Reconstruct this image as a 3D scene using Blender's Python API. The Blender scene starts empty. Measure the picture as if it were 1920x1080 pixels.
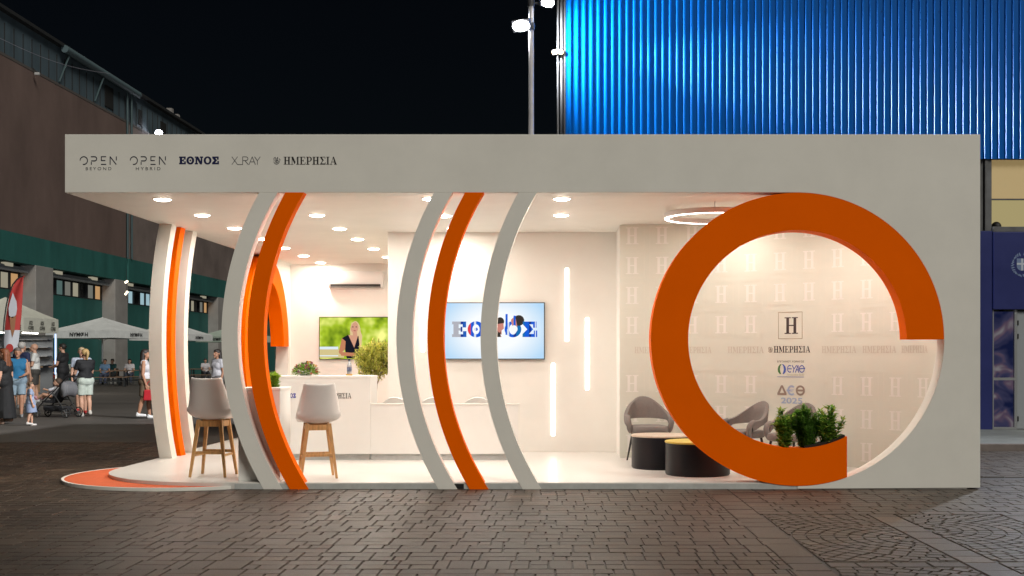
import bpy, bmesh, math, random
from mathutils import Vector, Matrix, noise
PI = math.pi
R = math.radians
random.seed(7)
scene = bpy.context.scene
COL = scene.collection
CAM_D, EYE, PXM, VX, VY = 12.8, 1.45, 172.0, 1040.0, 668.0

def at(px, py, r):
    """place in the world: r = distance from the viewpoint / distance of the pavilion front"""
    return Vector(((px - VX) * r / PXM, CAM_D * (r - 1), EYE - (py - VY) * r / PXM))

def xr(px, r): return (px - VX) * r / PXM
def yr(r): return CAM_D * (r - 1)

# ------------------------------------------------------------------ materials
MATS = {}
def mat(name, col, rough=.5, metal=0., var=0., vscale=6., bump=0., bscale=60., spec=.5, emit=None, estr=0., coat=0., stretch=None, trans=0.):
    if name in MATS: return MATS[name]
    m = bpy.data.materials.new(name); m.use_nodes = True
    nt = m.node_tree; b = nt.nodes['Principled BSDF']
    b.inputs['Base Color'].default_value = (*col, 1)
    b.inputs['Roughness'].default_value = rough
    b.inputs['Metallic'].default_value = metal
    b.inputs['Specular IOR Level'].default_value = spec
    b.inputs['Coat Weight'].default_value = coat
    b.inputs['Transmission Weight'].default_value = trans
    if emit:
        b.inputs['Emission Color'].default_value = (*emit, 1); b.inputs['Emission Strength'].default_value = estr
    if var or bump:
        tc = nt.nodes.new('ShaderNodeTexCoord'); src = tc.outputs['Object']
        if stretch:
            mp = nt.nodes.new('ShaderNodeMapping'); mp.inputs['Scale'].default_value = stretch
            nt.links.new(src, mp.inputs[0]); src = mp.outputs[0]
    if var:
        n = nt.nodes.new('ShaderNodeTexNoise'); n.inputs['Scale'].default_value = vscale; n.inputs['Detail'].default_value = 6
        n.inputs['Roughness'].default_value = .65
        nt.links.new(src, n.inputs['Vector'])
        r = nt.nodes.new('ShaderNodeValToRGB')
        r.color_ramp.elements[0].position = .3; r.color_ramp.elements[1].position = .7
        r.color_ramp.elements[0].color = (*[c * (1 - var) for c in col], 1)
        r.color_ramp.elements[1].color = (*[min(1, c * (1 + var)) for c in col], 1)
        nt.links.new(n.outputs['Fac'], r.inputs[0]); nt.links.new(r.outputs[0], b.inputs['Base Color'])
        mr = nt.nodes.new('ShaderNodeMapRange'); mr.inputs['To Min'].default_value = max(.02, rough - .12); mr.inputs['To Max'].default_value = min(1, rough + .12)
        nt.links.new(n.outputs['Fac'], mr.inputs[0]); nt.links.new(mr.outputs[0], b.inputs['Roughness'])
    if bump:
        n2 = nt.nodes.new('ShaderNodeTexNoise'); n2.inputs['Scale'].default_value = bscale; n2.inputs['Detail'].default_value = 4
        nt.links.new(src, n2.inputs['Vector'])
        bp = nt.nodes.new('ShaderNodeBump'); bp.inputs['Strength'].default_value = bump; bp.inputs['Distance'].default_value = .01
        nt.links.new(n2.outputs['Fac'], bp.inputs['Height']); nt.links.new(bp.outputs[0], b.inputs['Normal'])
    MATS[name] = m
    return m

def glow(name, col, s):
    if name in MATS: return MATS[name]
    m = bpy.data.materials.new(name); m.use_nodes = True
    nt = m.node_tree; nt.nodes.clear()
    o = nt.nodes.new('ShaderNodeOutputMaterial'); e = nt.nodes.new('ShaderNodeEmission')
    e.inputs[0].default_value = (*col, 1); e.inputs[1].default_value = s
    nt.links.new(e.outputs[0], o.inputs[0]); MATS[name] = m
    return m

def leaf_mat(name, col, rough=.5):
    m = mat(name, col, rough, var=.25, vscale=25)
    nt = m.node_tree; b = nt.nodes['Principled BSDF']; o = nt.nodes['Material Output']
    t = nt.nodes.new('ShaderNodeBsdfTranslucent'); t.inputs[0].default_value = (*[min(1, c * 1.5) for c in col], 1)
    x = nt.nodes.new('ShaderNodeMixShader'); x.inputs[0].default_value = .5
    nt.links.new(b.outputs[0], x.inputs[1]); nt.links.new(t.outputs[0], x.inputs[2]); nt.links.new(x.outputs[0], o.inputs[0])
    return m

# ------------------------------------------------------------------ mesh builder
class MB:
    def __init__(s): s.v = []; s.f = []; s.m = []; s.c = None
    def add(s, vs, fs, mi=0):
        o = len(s.v); s.v += [tuple(v) for v in vs]
        s.f += [tuple(i + o for i in f) for f in fs]; s.m += [mi] * len(fs)
        return s
    def box(s, x0, x1, y0, y1, z0, z1, mi=0, M=None):
        vs = [(x, y, z) for x in (x0, x1) for y in (y0, y1) for z in (z0, z1)]
        if M is not None: vs = [M @ Vector(v) for v in vs]
        return s.add(vs, [(0, 1, 3, 2), (4, 6, 7, 5), (0, 4, 5, 1), (2, 3, 7, 6), (0, 2, 6, 4), (1, 5, 7, 3)], mi)
    def cone(s, p0, p1, r0, r1, n=16, mi=0, caps=True):
        p0, p1 = Vector(p0), Vector(p1); d = (p1 - p0).normalized()
        a = d.orthogonal().normalized(); b = d.cross(a)
        vs = []
        for p, r in ((p0, r0), (p1, r1)):
            for k in range(n):
                t = 2 * PI * k / n; vs.append(p + (a * math.cos(t) + b * math.sin(t)) * r)
        fs = [(k, (k + 1) % n, n + (k + 1) % n, n + k) for k in range(n)]
        if caps: fs += [tuple(reversed(range(n))), tuple(range(n, 2 * n))]
        return s.add(vs, fs, mi)
    def tube(s, pts, rad, n=8, mi=0, closed=False, caps=True):
        pts = [Vector(p) for p in pts]; L = len(pts)
        rads = rad if isinstance(rad, (list, tuple)) else [rad] * L
        vs = []; prev = None
        for i, p in enumerate(pts):
            if closed: d = pts[(i + 1) % L] - pts[i - 1]
            else: d = pts[min(i + 1, L - 1)] - pts[max(i - 1, 0)]
            d.normalize()
            if prev is None: a = d.orthogonal().normalized()
            else:
                a = prev - d * prev.dot(d); a.normalize()
            prev = a; b = d.cross(a)
            for k in range(n):
                t = 2 * PI * k / n; vs.append(p + (a * math.cos(t) + b * math.sin(t)) * rads[i])
        fs = []
        for i in range(L if closed else L - 1):
            j = (i + 1) % L
            for k in range(n):
                fs.append((i * n + k, i * n + (k + 1) % n, j * n + (k + 1) % n, j * n + k))
        if caps and not closed: fs += [tuple(reversed(range(n))), tuple(range((L - 1) * n, L * n))]
        return s.add(vs, fs, mi)
    def lathe(s, prof, c=(0, 0, 0), n=32, mi=0, ring=False):
        if ring: prof = list(prof) + [prof[0]]
        vs = []; L = len(prof); c = Vector(c)
        for (r, z) in prof:
            for k in range(n):
                t = 2 * PI * k / n; vs.append(c + Vector((r * math.cos(t), r * math.sin(t), z)))
        fs = [(i * n + k, i * n + (k + 1) % n, (i + 1) * n + (k + 1) % n, (i + 1) * n + k) for i in range(L - 1) for k in range(n)]
        if not ring: fs += [tuple(reversed(range(n))), tuple(range((L - 1) * n, L * n))]
        return s.add(vs, fs, mi)
    def sphere(s, c, r, n=12, m=8, mi=0, sc=(1, 1, 1)):
        c = Vector(c); vs = [c + Vector((0, 0, -r * sc[2]))]
        for j in range(1, m):
            t = PI * j / m - PI / 2
            for k in range(n):
                u = 2 * PI * k / n
                vs.append(c + Vector((r * math.cos(t) * math.cos(u) * sc[0], r * math.cos(t) * math.sin(u) * sc[1], r * math.sin(t) * sc[2])))
        vs.append(c + Vector((0, 0, r * sc[2])))
        fs = [(0, 1 + (k + 1) % n, 1 + k) for k in range(n)]
        for j in range(m - 2):
            for k in range(n):
                fs.append((1 + j * n + k, 1 + j * n + (k + 1) % n, 1 + (j + 1) * n + (k + 1) % n, 1 + (j + 1) * n + k))
        T = len(vs) - 1; o = 1 + (m - 2) * n
        fs += [(o + k, o + (k + 1) % n, T) for k in range(n)]
        return s.add(vs, fs, mi)
    def prism(s, outline, fn, mi=0):
        """outline: 2-D loop; fn(u, v, side) -> point, side 0 / 1 = the two faces"""
        n = len(outline)
        vs = [fn(u, v, 0) for u, v in outline] + [fn(u, v, 1) for u, v in outline]
        fs = [tuple(range(n)), tuple(reversed(range(n, 2 * n)))] + [(i, i + n, (i + 1) % n + n, (i + 1) % n) for i in range(n)]
        return s.add(vs, fs, mi)
    def build(s, name, mats, parent=None, smooth=None, bevel=0., recalc=True, loc=None):
        me = bpy.data.meshes.new(name)
        me.from_pydata(s.v, [], s.f)
        if not isinstance(mats, (list, tuple)): mats = [mats]
        for m in mats: me.materials.append(m)
        if len(mats) > 1: me.polygons.foreach_set('material_index', s.m)
        if recalc:
            bm = bmesh.new(); bm.from_mesh(me); bmesh.ops.recalc_face_normals(bm, faces=bm.faces)
            big = [f for f in bm.faces if len(f.verts) > 12]
            if big: bmesh.ops.triangulate(bm, faces=big)
            bm.to_mesh(me); bm.free()
        if smooth is not None:
            me.polygons.foreach_set('use_smooth', [True] * len(me.polygons)); me.set_sharp_from_angle(angle=R(smooth))
        me.update()
        o = bpy.data.objects.new(name, me); COL.objects.link(o)
        if parent is not None: o.parent = parent
        if loc is not None: o.location = loc
        if bevel:
            b = o.modifiers.new('edge', 'BEVEL'); b.width = bevel; b.segments = 2; b.limit_method = 'ANGLE'; b.angle_limit = R(40)
        return o

def thing(name, label, cat, loc=(0, 0, 0), rz=0, group=None):
    o = bpy.data.objects.new(name, None); COL.objects.link(o); o.empty_display_size = .2
    o.location = loc; o.rotation_euler = (0, 0, rz); tag(o, label, cat, group)
    return o
def tag(o, label, cat, group=None):
    o['label'] = label; o['category'] = cat
    if group: o['group'] = group
    return o
def struct(o): o['kind'] = 'structure'; return o
def copy_tree(o, parent=None):
    c = o.copy(); COL.objects.link(c)
    if parent is not None: c.parent = parent
    for ch in list(o.children): copy_tree(ch, c)
    return c

# ------------------------------------------------------------------ lettering (own glyphs, no font files)
def rc(x0, y0, x1, y1): return [(x0, y0), (x1, y0), (x1, y1), (x0, y1)]
def arcpts(cx, cy, rx, ry, a0, a1, n=18): return [(cx + rx * math.cos(R(a0 + (a1 - a0) * k / n)), cy + ry * math.sin(R(a0 + (a1 - a0) * k / n))) for k in range(n + 1)]
def ringpoly(cx, cy, rx, ry, wx, wy, a0, a1, n=20):
    o = arcpts(cx, cy, rx, ry, a0, a1, n); i = arcpts(cx, cy, rx - wx, ry - wy, a0, a1, n)
    return [[o[k], o[k + 1], i[k + 1], i[k]] for k in range(n)]
ST = rc(.12, .06, .30, .94)
SERIF = {
 'H': (.92, [rc(.12, .06, .31, .94), rc(.61, .06, .80, .94), rc(0, 0, .43, .06), rc(.49, 0, .92, .06), rc(0, .94, .43, 1), rc(.49, .94, .92, 1), rc(.31, .47, .61, .54)]),
 'M': (1.12, [rc(.12, .06, .19, .94), rc(.82, .06, 1.0, .94), [(.04, 1), (.30, 1), (.60, .28), (.50, .04)], [(.60, .28), (.50, .04), (.82, .98), (.86, 1)], rc(0, 0, .32, .06), rc(.70, 0, 1.12, .06), rc(.82, .94, 1.12, 1)]),
 'E': (.80, [ST, rc(0, .94, .72, 1), rc(0, 0, .76, .06), rc(.30, .47, .50, .54), rc(.66, .74, .72, .94), rc(.70, .06, .76, .28), rc(.47, .37, .53, .64)]),
 'P': (.78, [ST, rc(0, .94, .44, 1), rc(0, 0, .44, .06), rc(.30, .40, .44, .46)] + ringpoly(.44, .70, .33, .30, .17, .06, -90, 90, 12)),
 'S': (.82, [rc(.04, .94, .74, 1), rc(.02, 0, .78, .06), [(.06, .94), (.28, .94), (.56, .50), (.36, .50)], [(.36, .50), (.47, .50), (.18, .06), (.06, .06)], rc(.68, .74, .74, .94), rc(.72, .06, .78, .28), rc(.18, .06, .7, .14)]),
 'I': (.44, [ST, rc(0, 0, .42, .06), rc(0, .94, .42, 1)]),
 'A': (.94, [[(.09, .06), (.16, .06), (.45, .94), (.40, .94)], [(.38, 1), (.52, 1), (.86, .06), (.65, .06)], rc(.22, .30, .62, .36), rc(0, 0, .30, .06), rc(.56, 0, .94, .06)]),
}
SLAB = {
 'E': (.86, [rc(.08, .18, .38, .82), rc(0, 0, .84, .18), rc(0, .82, .82, 1), rc(.38, .42, .58, .58), rc(.62, .62, .82, .82), rc(.64, .18, .84, .38), rc(.50, .34, .60, .66)]),
 'T': (1.0, ringpoly(.49, .5, .49, .52, .28, .2, 0, 360, 28) + ringpoly(.49, .5, .11, .11, .10, .10, 0, 360, 12)),
 'N': (1.06, [rc(.1, .16, .30, .84), rc(.74, .16, .94, .84), [(.1, 1), (.42, 1), (.94, 0), (.66, 0)], rc(0, 0, .4, .16), rc(.64, .84, 1.04, 1), rc(0, .84, .12, 1)]),
 'O': (1.0, ringpoly(.49, .5, .49, .52, .27, .18, 0, 360, 28)),
 'S': (.88, [rc(.02, .82, .82, 1), rc(0, 0, .86, .2), [(.02, .82), (.4, .82), (.62, .5), (.28, .5)], [(.28, .5), (.62, .5), (.38, .2), (.0, .2)], rc(.62, .6, .82, .82), rc(.66, .2, .86, .42)]),
}
def glyphs(word, font, gap=.06):
    x = 0; out = []
    for ch in word:
        w, polys = font[ch]
        out += [[(x + a, b) for a, b in p] for p in polys]; x += w + gap
    return out, x - gap
def strokes(segs, w):
    """polylines -> quads"""
    out = []
    for pl in segs:
        for a, b in zip(pl, pl[1:]):
            d = Vector((b[0] - a[0], b[1] - a[1]))
            if d.length < 1e-6: continue
            d.normalize(); n = Vector((-d.y, d.x)) * w / 2; e = d * w * .25
            out.append([(a[0] - e.x + n.x, a[1] - e.y + n.y), (a[0] - e.x - n.x, a[1] - e.y - n.y), (b[0] + e.x - n.x, b[1] + e.y - n.y), (b[0] + e.x + n.x, b[1] + e.y + n.y)])
    return out
def scale_polys(polys, W, x0, z0, h, width=None):
    """glyph units -> metres; width given = fit"""
    sx = (width / W) if width else h
    return [[(x0 + a * sx, z0 + b * h) for a, b in p] for p in polys]
def font_polys(text, h, x0, z0, width=None, bold=0., space=1.):
    cu = bpy.data.curves.new('t', 'FONT'); cu.body = text; cu.size = 1; cu.offset = bold; cu.space_character = space
    o = bpy.data.objects.new('t', cu); COL.objects.link(o)
    dg = bpy.context.evaluated_depsgraph_get()
    me = bpy.data.meshes.new_from_object(o.evaluated_get(dg))
    vs = [v.co.copy() for v in me.vertices]; fs = [tuple(p.vertices) for p in me.polygons]
    bpy.data.objects.remove(o); bpy.data.curves.remove(cu); bpy.data.meshes.remove(me)
    xs = [v.x for v in vs]; ys = [v.y for v in vs]
    s = h / (max(ys) - min(ys)); sx = (width / (max(xs) - min(xs))) if width else s
    return [[(x0 + (vs[i].x - min(xs)) * sx, z0 + (vs[i].y - min(ys)) * s) for i in f] for f in fs]
def lettering(mb, polys, fn, mi=0, lift=.002, inc=.00003):
    """lay 2-D polygons on a surface; fn(u, v, lift) -> point"""
    for k, p in enumerate(polys):
        l = lift + inc * (k % 40)
        mb.add([fn(u, v, l) for u, v in p], [tuple(range(len(p)))], mi)
def on_front(y): return lambda u, v, l: (u, y - l, v)

# OPEN logo strokes (height 1)
def open_logo():
    s = [arcpts(.5, .5, .48, .48, 175, -100, 26), ]
    x = 1.45; s += [[(x, .98), (x + .45, .98)], arcpts(x + .45, .72, .27, .26, 90, -90, 12), [(x + .45, .46), (x + .05, .46)], [(x + .02, .3), (x + .02, 0)]]
    x = 2.75; s += [[(x, .98), (x + .6, .98)], [(x + .02, .98), (x + .02, .5)], [(x + .02, .5), (x + .5, .5)], [(x, .02), (x + .62, .02)]]
    x = 3.9; s += [[(x, .0), (x, .98)], [(x + .0, .98), (x + .78, .02)], [(x + .8, .98), (x + .8, .55)]]
    return strokes(s, .115), 4.75
def xray_logo():
    s = [[(0, 1), (.7, 0)], [(.7, 1), (0, 0)], [(.75, .0), (1.35, 0)], [(1.35, 0), (1.35, 1), (1.75, 1)], arcpts(1.75, .76, .26, .24, 90, -90, 10), [(1.75, .52), (1.35, .52)], [(1.65, .5), (2.05, 0)],
         [(2.15, 0), (2.55, 1), (2.95, 0)], [(2.3, .35), (2.8, .35)], [(2.85, 1), (3.2, .5), (3.55, 1)], [(3.2, .5), (3.2, 0)]]
    return strokes(s, .075), 3.55
def hydra_logo():
    s = [arcpts(.45, .4, .4, .38, 190, 350, 14), [(.1, .45), (.05, .8), (.25, .95)], [(.25, .95), (.32, .7), (.3, .35)], [(.42, .3), (.48, .8), (.62, .95)], [(.62, .95), (.6, .6), (.7, .4)], [(.85, .35), (.95, .6), (.82, .75)], arcpts(.5, .35, .2, .15, 0, 360, 12)]
    return strokes(s, .08), 1.0
# ------------------------------------------------------------------ pavilion
white = mat('white_paint', (.82, .80, .745), .5, var=.05, vscale=1.1, bump=.03, bscale=90)
wall_white = mat('wall_paint', (.85, .825, .78), .6, var=.025, vscale=2.1, bump=.03, bscale=120)
orange = mat('orange_paint', (.98, .142, .0), .55, spec=.02, var=.04, vscale=1.5, bump=.03, bscale=80)
floor_m = mat('pale_floor', (.68, .655, .62), .32, var=.05, vscale=3, stretch=(1, 9, 1))
edge_grey = mat('edge_grey', (.50, .51, .50), .45, var=.12, vscale=9)
black_m = mat('black_void', (.01, .01, .01), .8)
navy_ink = mat('navy_ink', (.006, .008, .035), .5)
black_ink = mat('black_ink', (.012, .011, .012), .5)
grey_ink = mat('grey_ink', (.10, .10, .11), .5)
blue_ink = mat('blue_ink', (.03, .04, .35), .5)
CEIL, TOP, FL = 3.235, 3.87, .072
XL, XR = -5.34, 4.64
pav = thing('exhibition_pavilion', 'white open fronted exhibition pavilion with curved grey and orange arches and a big orange ring', 'pavilion')

MB().prism([(XL, .25), (XR, .25), (XR, 4.4), (-2.3, 4.4), (-2.3, 10), (XL, 10)], lambda u, v, s: (u, v, CEIL if s == 0 else TOP)).build('canopy', white, pav, bevel=.006)
RC, RZ, RO, RI = 2.645, 1.635, 1.6, 1.19
hole = arcpts(RC, RZ, RO, RO, 89, -90, 72)
fas = MB().prism([(XL, TOP), (XL, CEIL), (RC, CEIL)] + hole + [(RC, .004), (XR, .016), (XR, TOP)], lambda u, v, s: (u, 0 if s == 0 else .25, v)).build('facade_panel', white, pav, bevel=.004)

def bow_outline(c, cz, ro, w, ztop, zbot, n=44):
    ri = ro - w; out = []
    a1, a0 = math.asin((ztop - cz) / ro), math.asin((zbot - cz) / ro)
    out += [(c - ro * math.cos(a1 + (a0 - a1) * k / n), cz + ro * math.sin(a1 + (a0 - a1) * k / n)) for k in range(n + 1)]
    b1, b0 = math.asin((ztop - cz) / ri), math.asin((zbot - cz) / ri)
    out += [(c - ri * math.cos(b0 + (b1 - b0) * k / n), cz + ri * math.sin(b0 + (b1 - b0) * k / n)) for k in range(n + 1)]
    return out
BR, BW, BZ = 3.227, .176, 1.66
def front_bow(px, m, y0, zb, lab):
    c = (px - VX) / PXM + BR
    o = MB().prism(bow_outline(c, BZ, BR, BW, CEIL, zb), lambda u, v, s: (u, y0 if s == 0 else .14, v)).build('arch', m, pav, smooth=30)
    o['label'] = lab
for px in (415.2, 743, 901): front_bow(px, white, 0, 0, 'white curved arch of the pavilion front')
for px in (464.4, 801.4): front_bow(px, orange, -.004, -.008, 'orange curved arch of the pavilion front')
def side_bow(y, m, x0, lab):
    c = y + BR
    o = MB().prism(bow_outline(c, BZ, BR, BW, CEIL, .06), lambda u, v, s: (x0 if s == 0 else -5.17, u, v)).build('arch', m, pav, smooth=30)
    o['label'] = lab
side_bow(2.65, white, XL, 'white curved arch on the pavilion side'); side_bow(3.03, orange, XL - .004, 'orange curved arch on the pavilion side'); side_bow(3.57, white, XL, 'white curved arch on the pavilion side')

def ring_outline(c, cz, xcut):
    ro = RO - .003
    e_o = -math.degrees(math.acos((xcut - c) / ro)) + 360; e_i = -math.degrees(math.acos((xcut - c) / RI)) + 360
    return arcpts(c, cz, ro, ro, 0, e_o, 120) + arcpts(c, cz, RI, RI, e_i, 0, 100)
XCUT = 3.186
ring = MB().prism(ring_outline(RC, RZ, XCUT), lambda u, v, s: (u, -.005 if s == 0 else .25, v)).build('ring', orange, pav, smooth=30)
SC = 8.1
MB().prism(ring_outline(SC, RZ, SC + XCUT - RC), lambda u, v, s: (XL - .004 if s == 0 else -5.095, u, v)).build('ring', orange, pav, smooth=30)
MB().prism([(SC, CEIL)] + arcpts(SC, RZ, RO, RO, 89, -90, 60) + [(SC, 0), (9.99, 0), (9.99, CEIL)], lambda u, v, s: (XL if s == 0 else -5.1, u, v)).build('side_panel', white, pav)

# dark soil inside the lower ring
soil_m = mat('potting_soil', (.02, .014, .009), .95, bump=.6, bscale=40)
sb = MB()
ins = arcpts(RC, RZ, RI + .01, RI + .01, -86, -64, 16)
sb.prism(ins + list(reversed([(u, v + .035) for u, v in ins])), lambda u, v, s: (u, .03 if s == 0 else .22, v))
sb.build('soil', soil_m, ring)

# floor: square with a rounded front corner
fo = [(4.5, .012), (-3.75, .012)] + [(-3.75 + 1.62 * math.cos(R(a)), 1.632 + 1.62 * math.sin(R(a))) for a in range(-92, -181, -4)] + [(-5.37, 9.98), (-2.32, 9.98), (-2.32, 4.35), (4.5, 4.35)]
MB().prism(fo, lambda u, v, s: (u, v, 0 if s == 0 else FL)).build('platform', [floor_m], pav, bevel=.004)
# pale skirting along the front edge
sk = MB()
for a, b in ((-3.49, -1.118), (-.99, 2.64)): sk.box(a, b, .003, .011, .001, FL - .012)
sk.build('skirting', edge_grey, pav)
sk = MB(); sk.box(-1.118, -.99, .006, .0115, .004, FL - .014); sk.build('dark_notch', black_m, pav)  # black strip painted in for the shade inside a small notch
ft = [(u, v) for u, v in fo[1:-4]]
# orange disc with a white rim
DX, DY, DR = -4.3, 1.3, 1.5
MB().lathe([(DR, 0), (DR, .036), (DR - .03, .036), (DR - .03, 0)], (DX, DY, 0), 96, ring=True).build('disc_rim', white, pav, smooth=30)
MB().lathe([(DR - .031, 0), (DR - .031, .034), (.01, .034)], (DX, DY, 0), 96).build('disc', mat('orange_carpet', (.62, .115, .035), .9, var=.12, vscale=14, bump=.2, bscale=200), pav, smooth=30)

# walls
WT = 4.1
MB().box(-2.40, 4.5, WT, 4.3, FL, CEIL).build('wall', wall_white, pav, bevel=.004)
MB().box(-2.40, -2.27, 4.3, 9.86, FL, CEIL).build('wall', wall_white, pav)
MB().box(-5.1, -2.27, 9.86, 9.99, FL, CEIL).build('wall', wall_white, pav)
MB().box(4.5, XR, .25, 4.38, 0, CEIL).build('wall', white, pav)

# curved feature wall with the letter pattern
ctrl = [(.60, 3.17), (.887, 3.15), (1.5, 3.07), (2.2, 2.83), (3.05, 2.33), (3.78, 1.67), (4.25, 1.10), (4.47, .65), (4.5, .26)]
def catmull(P, n=10):
    out = []
    for i in range(1, len(P) - 2):
        p0, p1, p2, p3 = [Vector(p) for p in P[i - 1:i + 3]]
        for k in range(n):
            t = k / n; out.append(.5 * ((2 * p1) + (p2 - p0) * t + (2 * p0 - 5 * p1 + 4 * p2 - p3) * t * t + (3 * p1 - p0 - 3 * p2 + p3) * t ** 3))
    out.append(Vector(P[-2])); return out
crv = catmull(ctrl + [(4.5, -.1)], 12)
S = [0]
for a, b in zip(crv, crv[1:]): S.append(S[-1] + (b - a).length)
def wall_pt(s, z, lift):
    for i in range(len(S) - 1):
        if s <= S[i + 1] or i == len(S) - 2:
            t = (s - S[i]) / (S[i + 1] - S[i]); p = crv[i].lerp(crv[i + 1], t); d = (crv[i + 1] - crv[i]).normalized(); break
    n = Vector((d.y, -d.x))
    return (p.x + n.x * lift, p.y + n.y * lift, z)
panel_m = mat('sage_panel', (.715, .72, .645), .55, var=.03, vscale=2)
fw = MB()
wo = [(p.x, p.y) for p in crv]
back = [(wall_pt(s, 0, -.08)[0], wall_pt(s, 0, -.08)[1]) for s in reversed(S)]
fw.prism(wo + back, lambda u, v, s: (u, v, FL if s == 0 else CEIL - .002))
feat = fw.build('feature_wall', panel_m, pav, smooth=30)
MB().box(.889, .95, 3.235, WT, FL, CEIL - .001).build('wall', wall_white, pav)
pat_m = mat('pattern_pale', (.84, .825, .785), .5)
pat2_m = mat('pattern_line', (.765, .75, .675), .5)
text_pale = mat('pattern_text', (.60, .56, .49), .5)
P0, PITCH = .165, .405
Z0 = 1.45 + (668 - 443) * 1.25 / PXM
pm = MB()
skip = {(c, r) for c in (5, 6) for r in range(3, 8)}
for c in range(12):
    s0 = P0 + c * PITCH
    if s0 + .1 > S[-1]: break
    for r in range(8):
        if r == 4 or (c in (5, 6) and 3 <= r): continue
        zc = Z0 - r * PITCH + (.02 if r > 4 else 0)
        pl, W = glyphs('H', SERIF); pl = scale_polys(pl, W, s0 - .085, zc - .115, .23, .17)
        lettering(pm, pl, wall_pt, 0, .0015)
        for q, (e, w) in enumerate(((.17, .004), (.155, .002))):
            for (a, b, c2, d) in ((s0 - e, zc - e, s0 + e, zc - e + w), (s0 - e, zc + e - w, s0 + e, zc + e), (s0 - e, zc - e + w, s0 - e + w, zc + e - w), (s0 + e - w, zc - e + w, s0 + e, zc + e - w)):
                lettering(pm, [rc(a, b, c2, d)], wall_pt, 1, .001)
zt = 1.45 + (668 - 662) * 1.2 / PXM
gl, W = glyphs('HMEPHSIA', SERIF)
def s_at(px, y):
    """arc length where the wall crosses picture column px"""
    best = min(range(400), key=lambda k: abs(px - (VX + wall_pt(S[-1] * k / 399, 0, 0)[0] * PXM * CAM_D / (wall_pt(S[-1] * k / 399, 0, 0)[1] + CAM_D))))
    return S[-1] * best / 399
for a, b in ((1190, 1250), (1275, 1335), (1365, 1432), (1541, 1606), (1618, 1680), (1690, 1740)):
    s0, s1 = s_at(a, 0), s_at(b, 0)
    lettering(pm, scale_polys(gl, W, s0, zt, .085, s1 - s0), wall_pt, 2, .0018)
pm.build('letter_pattern', [pat_m, pat2_m, text_pale], feat, recalc=False)
bl = MB()
s0, s1 = s_at(1451, 0), s_at(1519, 0); ry = 1.185
lettering(bl, scale_polys(gl, W, s0, 1.45 + (668 - 661) * ry / PXM, 12 * ry / PXM, s1 - s0), wall_pt, 0, .002)
hp, hw = hydra_logo(); lettering(bl, scale_polys(hp, hw, s_at(1440, 0), 1.45 + (668 - 661) * ry / PXM, 11 * ry / PXM, s_at(1448.5, 0) - s_at(1440, 0)), wall_pt, 1, .002)
pl, W1 = glyphs('H', SERIF); lettering(bl, scale_polys(pl, W1, s_at(1470.5, 0), 1.45 + (668 - 626) * ry / PXM, 31 * ry / PXM, s_at(1496.5, 0) - s_at(1470.5, 0)), wall_pt, 2, .002)
a, b, c, d = s_at(1460, 0), s_at(1505, 0), 1.45 + (668 - 635.5) * ry / PXM, 1.45 + (668 - 585) * ry / PXM
for q in (rc(a, c, b, c + .006), rc(a, d - .006, b, d), rc(a, c + .006, a + .006, d - .006), rc(b - .006, c + .006, b, d - .006)): lettering(bl, [q], wall_pt, 3, .002)
# sponsor marks
lettering(bl, font_polys('ΕΠΙΣΗΜΟΣ ΧΟΡΗΓΟΣ', 3.4 * ry / PXM, s_at(1458, 0), 1.45 + (668 - 679.5) * ry / PXM, s_at(1508, 0) - s_at(1458, 0)), wall_pt, 0, .002)
zc = 1.45 + (668 - 692.5) * ry / PXM; u = ry / PXM; sx = s_at(1465.5, 0)
drop = lambda sgn: [(sx + sgn * x * u, zc + y * u) for x, y in ((0, 10), (3, 6), (4, 0), (3, -5), (1.2, -8.5), (4.2, -9), (7.6, -5), (8.4, 0), (7.2, 5), (4, 9))]
dl = drop(-1); dr = drop(1)
lettering(bl, [dl], wall_pt, 4, .002); lettering(bl, [dr], wall_pt, 5, .0024)
ey = strokes([arcpts(.45, .5, .4, .48, 60, 300, 14), [(.1, .5), (.8, .5)], [(.9, 1), (1.25, .5), (1.75, 1)], [(1.25, .5), (1.1, 0)], [(1.5, 0), (2.0, 1), (2.1, 0)], [(1.65, .35), (2.1, .35)], arcpts(2.7, .5, .45, .48, 0, 360, 22), [(2.3, .5), (3.3, .62)]], .13)
lettering(bl, scale_polys(ey, 3.3, s_at(1476, 0), zc - 5.5 * u, 13 * u, s_at(1510, 0) - s_at(1476, 0)), wall_pt, 5, .002)
lettering(bl, font_polys('Πίνοντας ζωή!', 4.5 * u, s_at(1477, 0), zc - 12.5 * u, s_at(1508, 0) - s_at(1477, 0)), wall_pt, 6, .002)
lettering(bl, [rc(s_at(1457, 0), zc - 14.4 * u, s_at(1508, 0), zc - 13.7 * u)], wall_pt, 5, .002)
zb = 1.45 + (668 - 741) * u; a = s_at(1458, 0); b = s_at(1510, 0); k = (b - a) / 3.2
dl = [[(0, 0), (1.05, 0), (1.05, .22), (.0, .22)], [(0, .22), (.30, .22), (.62, 1), (.42, 1)], [(.42, 1), (.62, 1), (1.05, .22), (.78, .22)]]
th = ringpoly(2.65, .5, .53, .52, .2, .2, 0, 360, 26) + [rc(2.3, .4, 3.0, .6)]
ep = ringpoly(1.65, .5, .5, .52, .2, .2, 50, 310, 20) + [rc(1.05, .52, 1.9, .58), rc(1.0, .40, 1.75, .46), rc(1.1, .46, 1.5, .52)]
lettering(bl, scale_polys(dl + th, 3.2, a, zb, 18.5 * u, b - a), wall_pt, 7, .002); lettering(bl, scale_polys(ep, 3.2, a, zb, 18.5 * u, b - a), wall_pt, 8, .0025)
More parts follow.
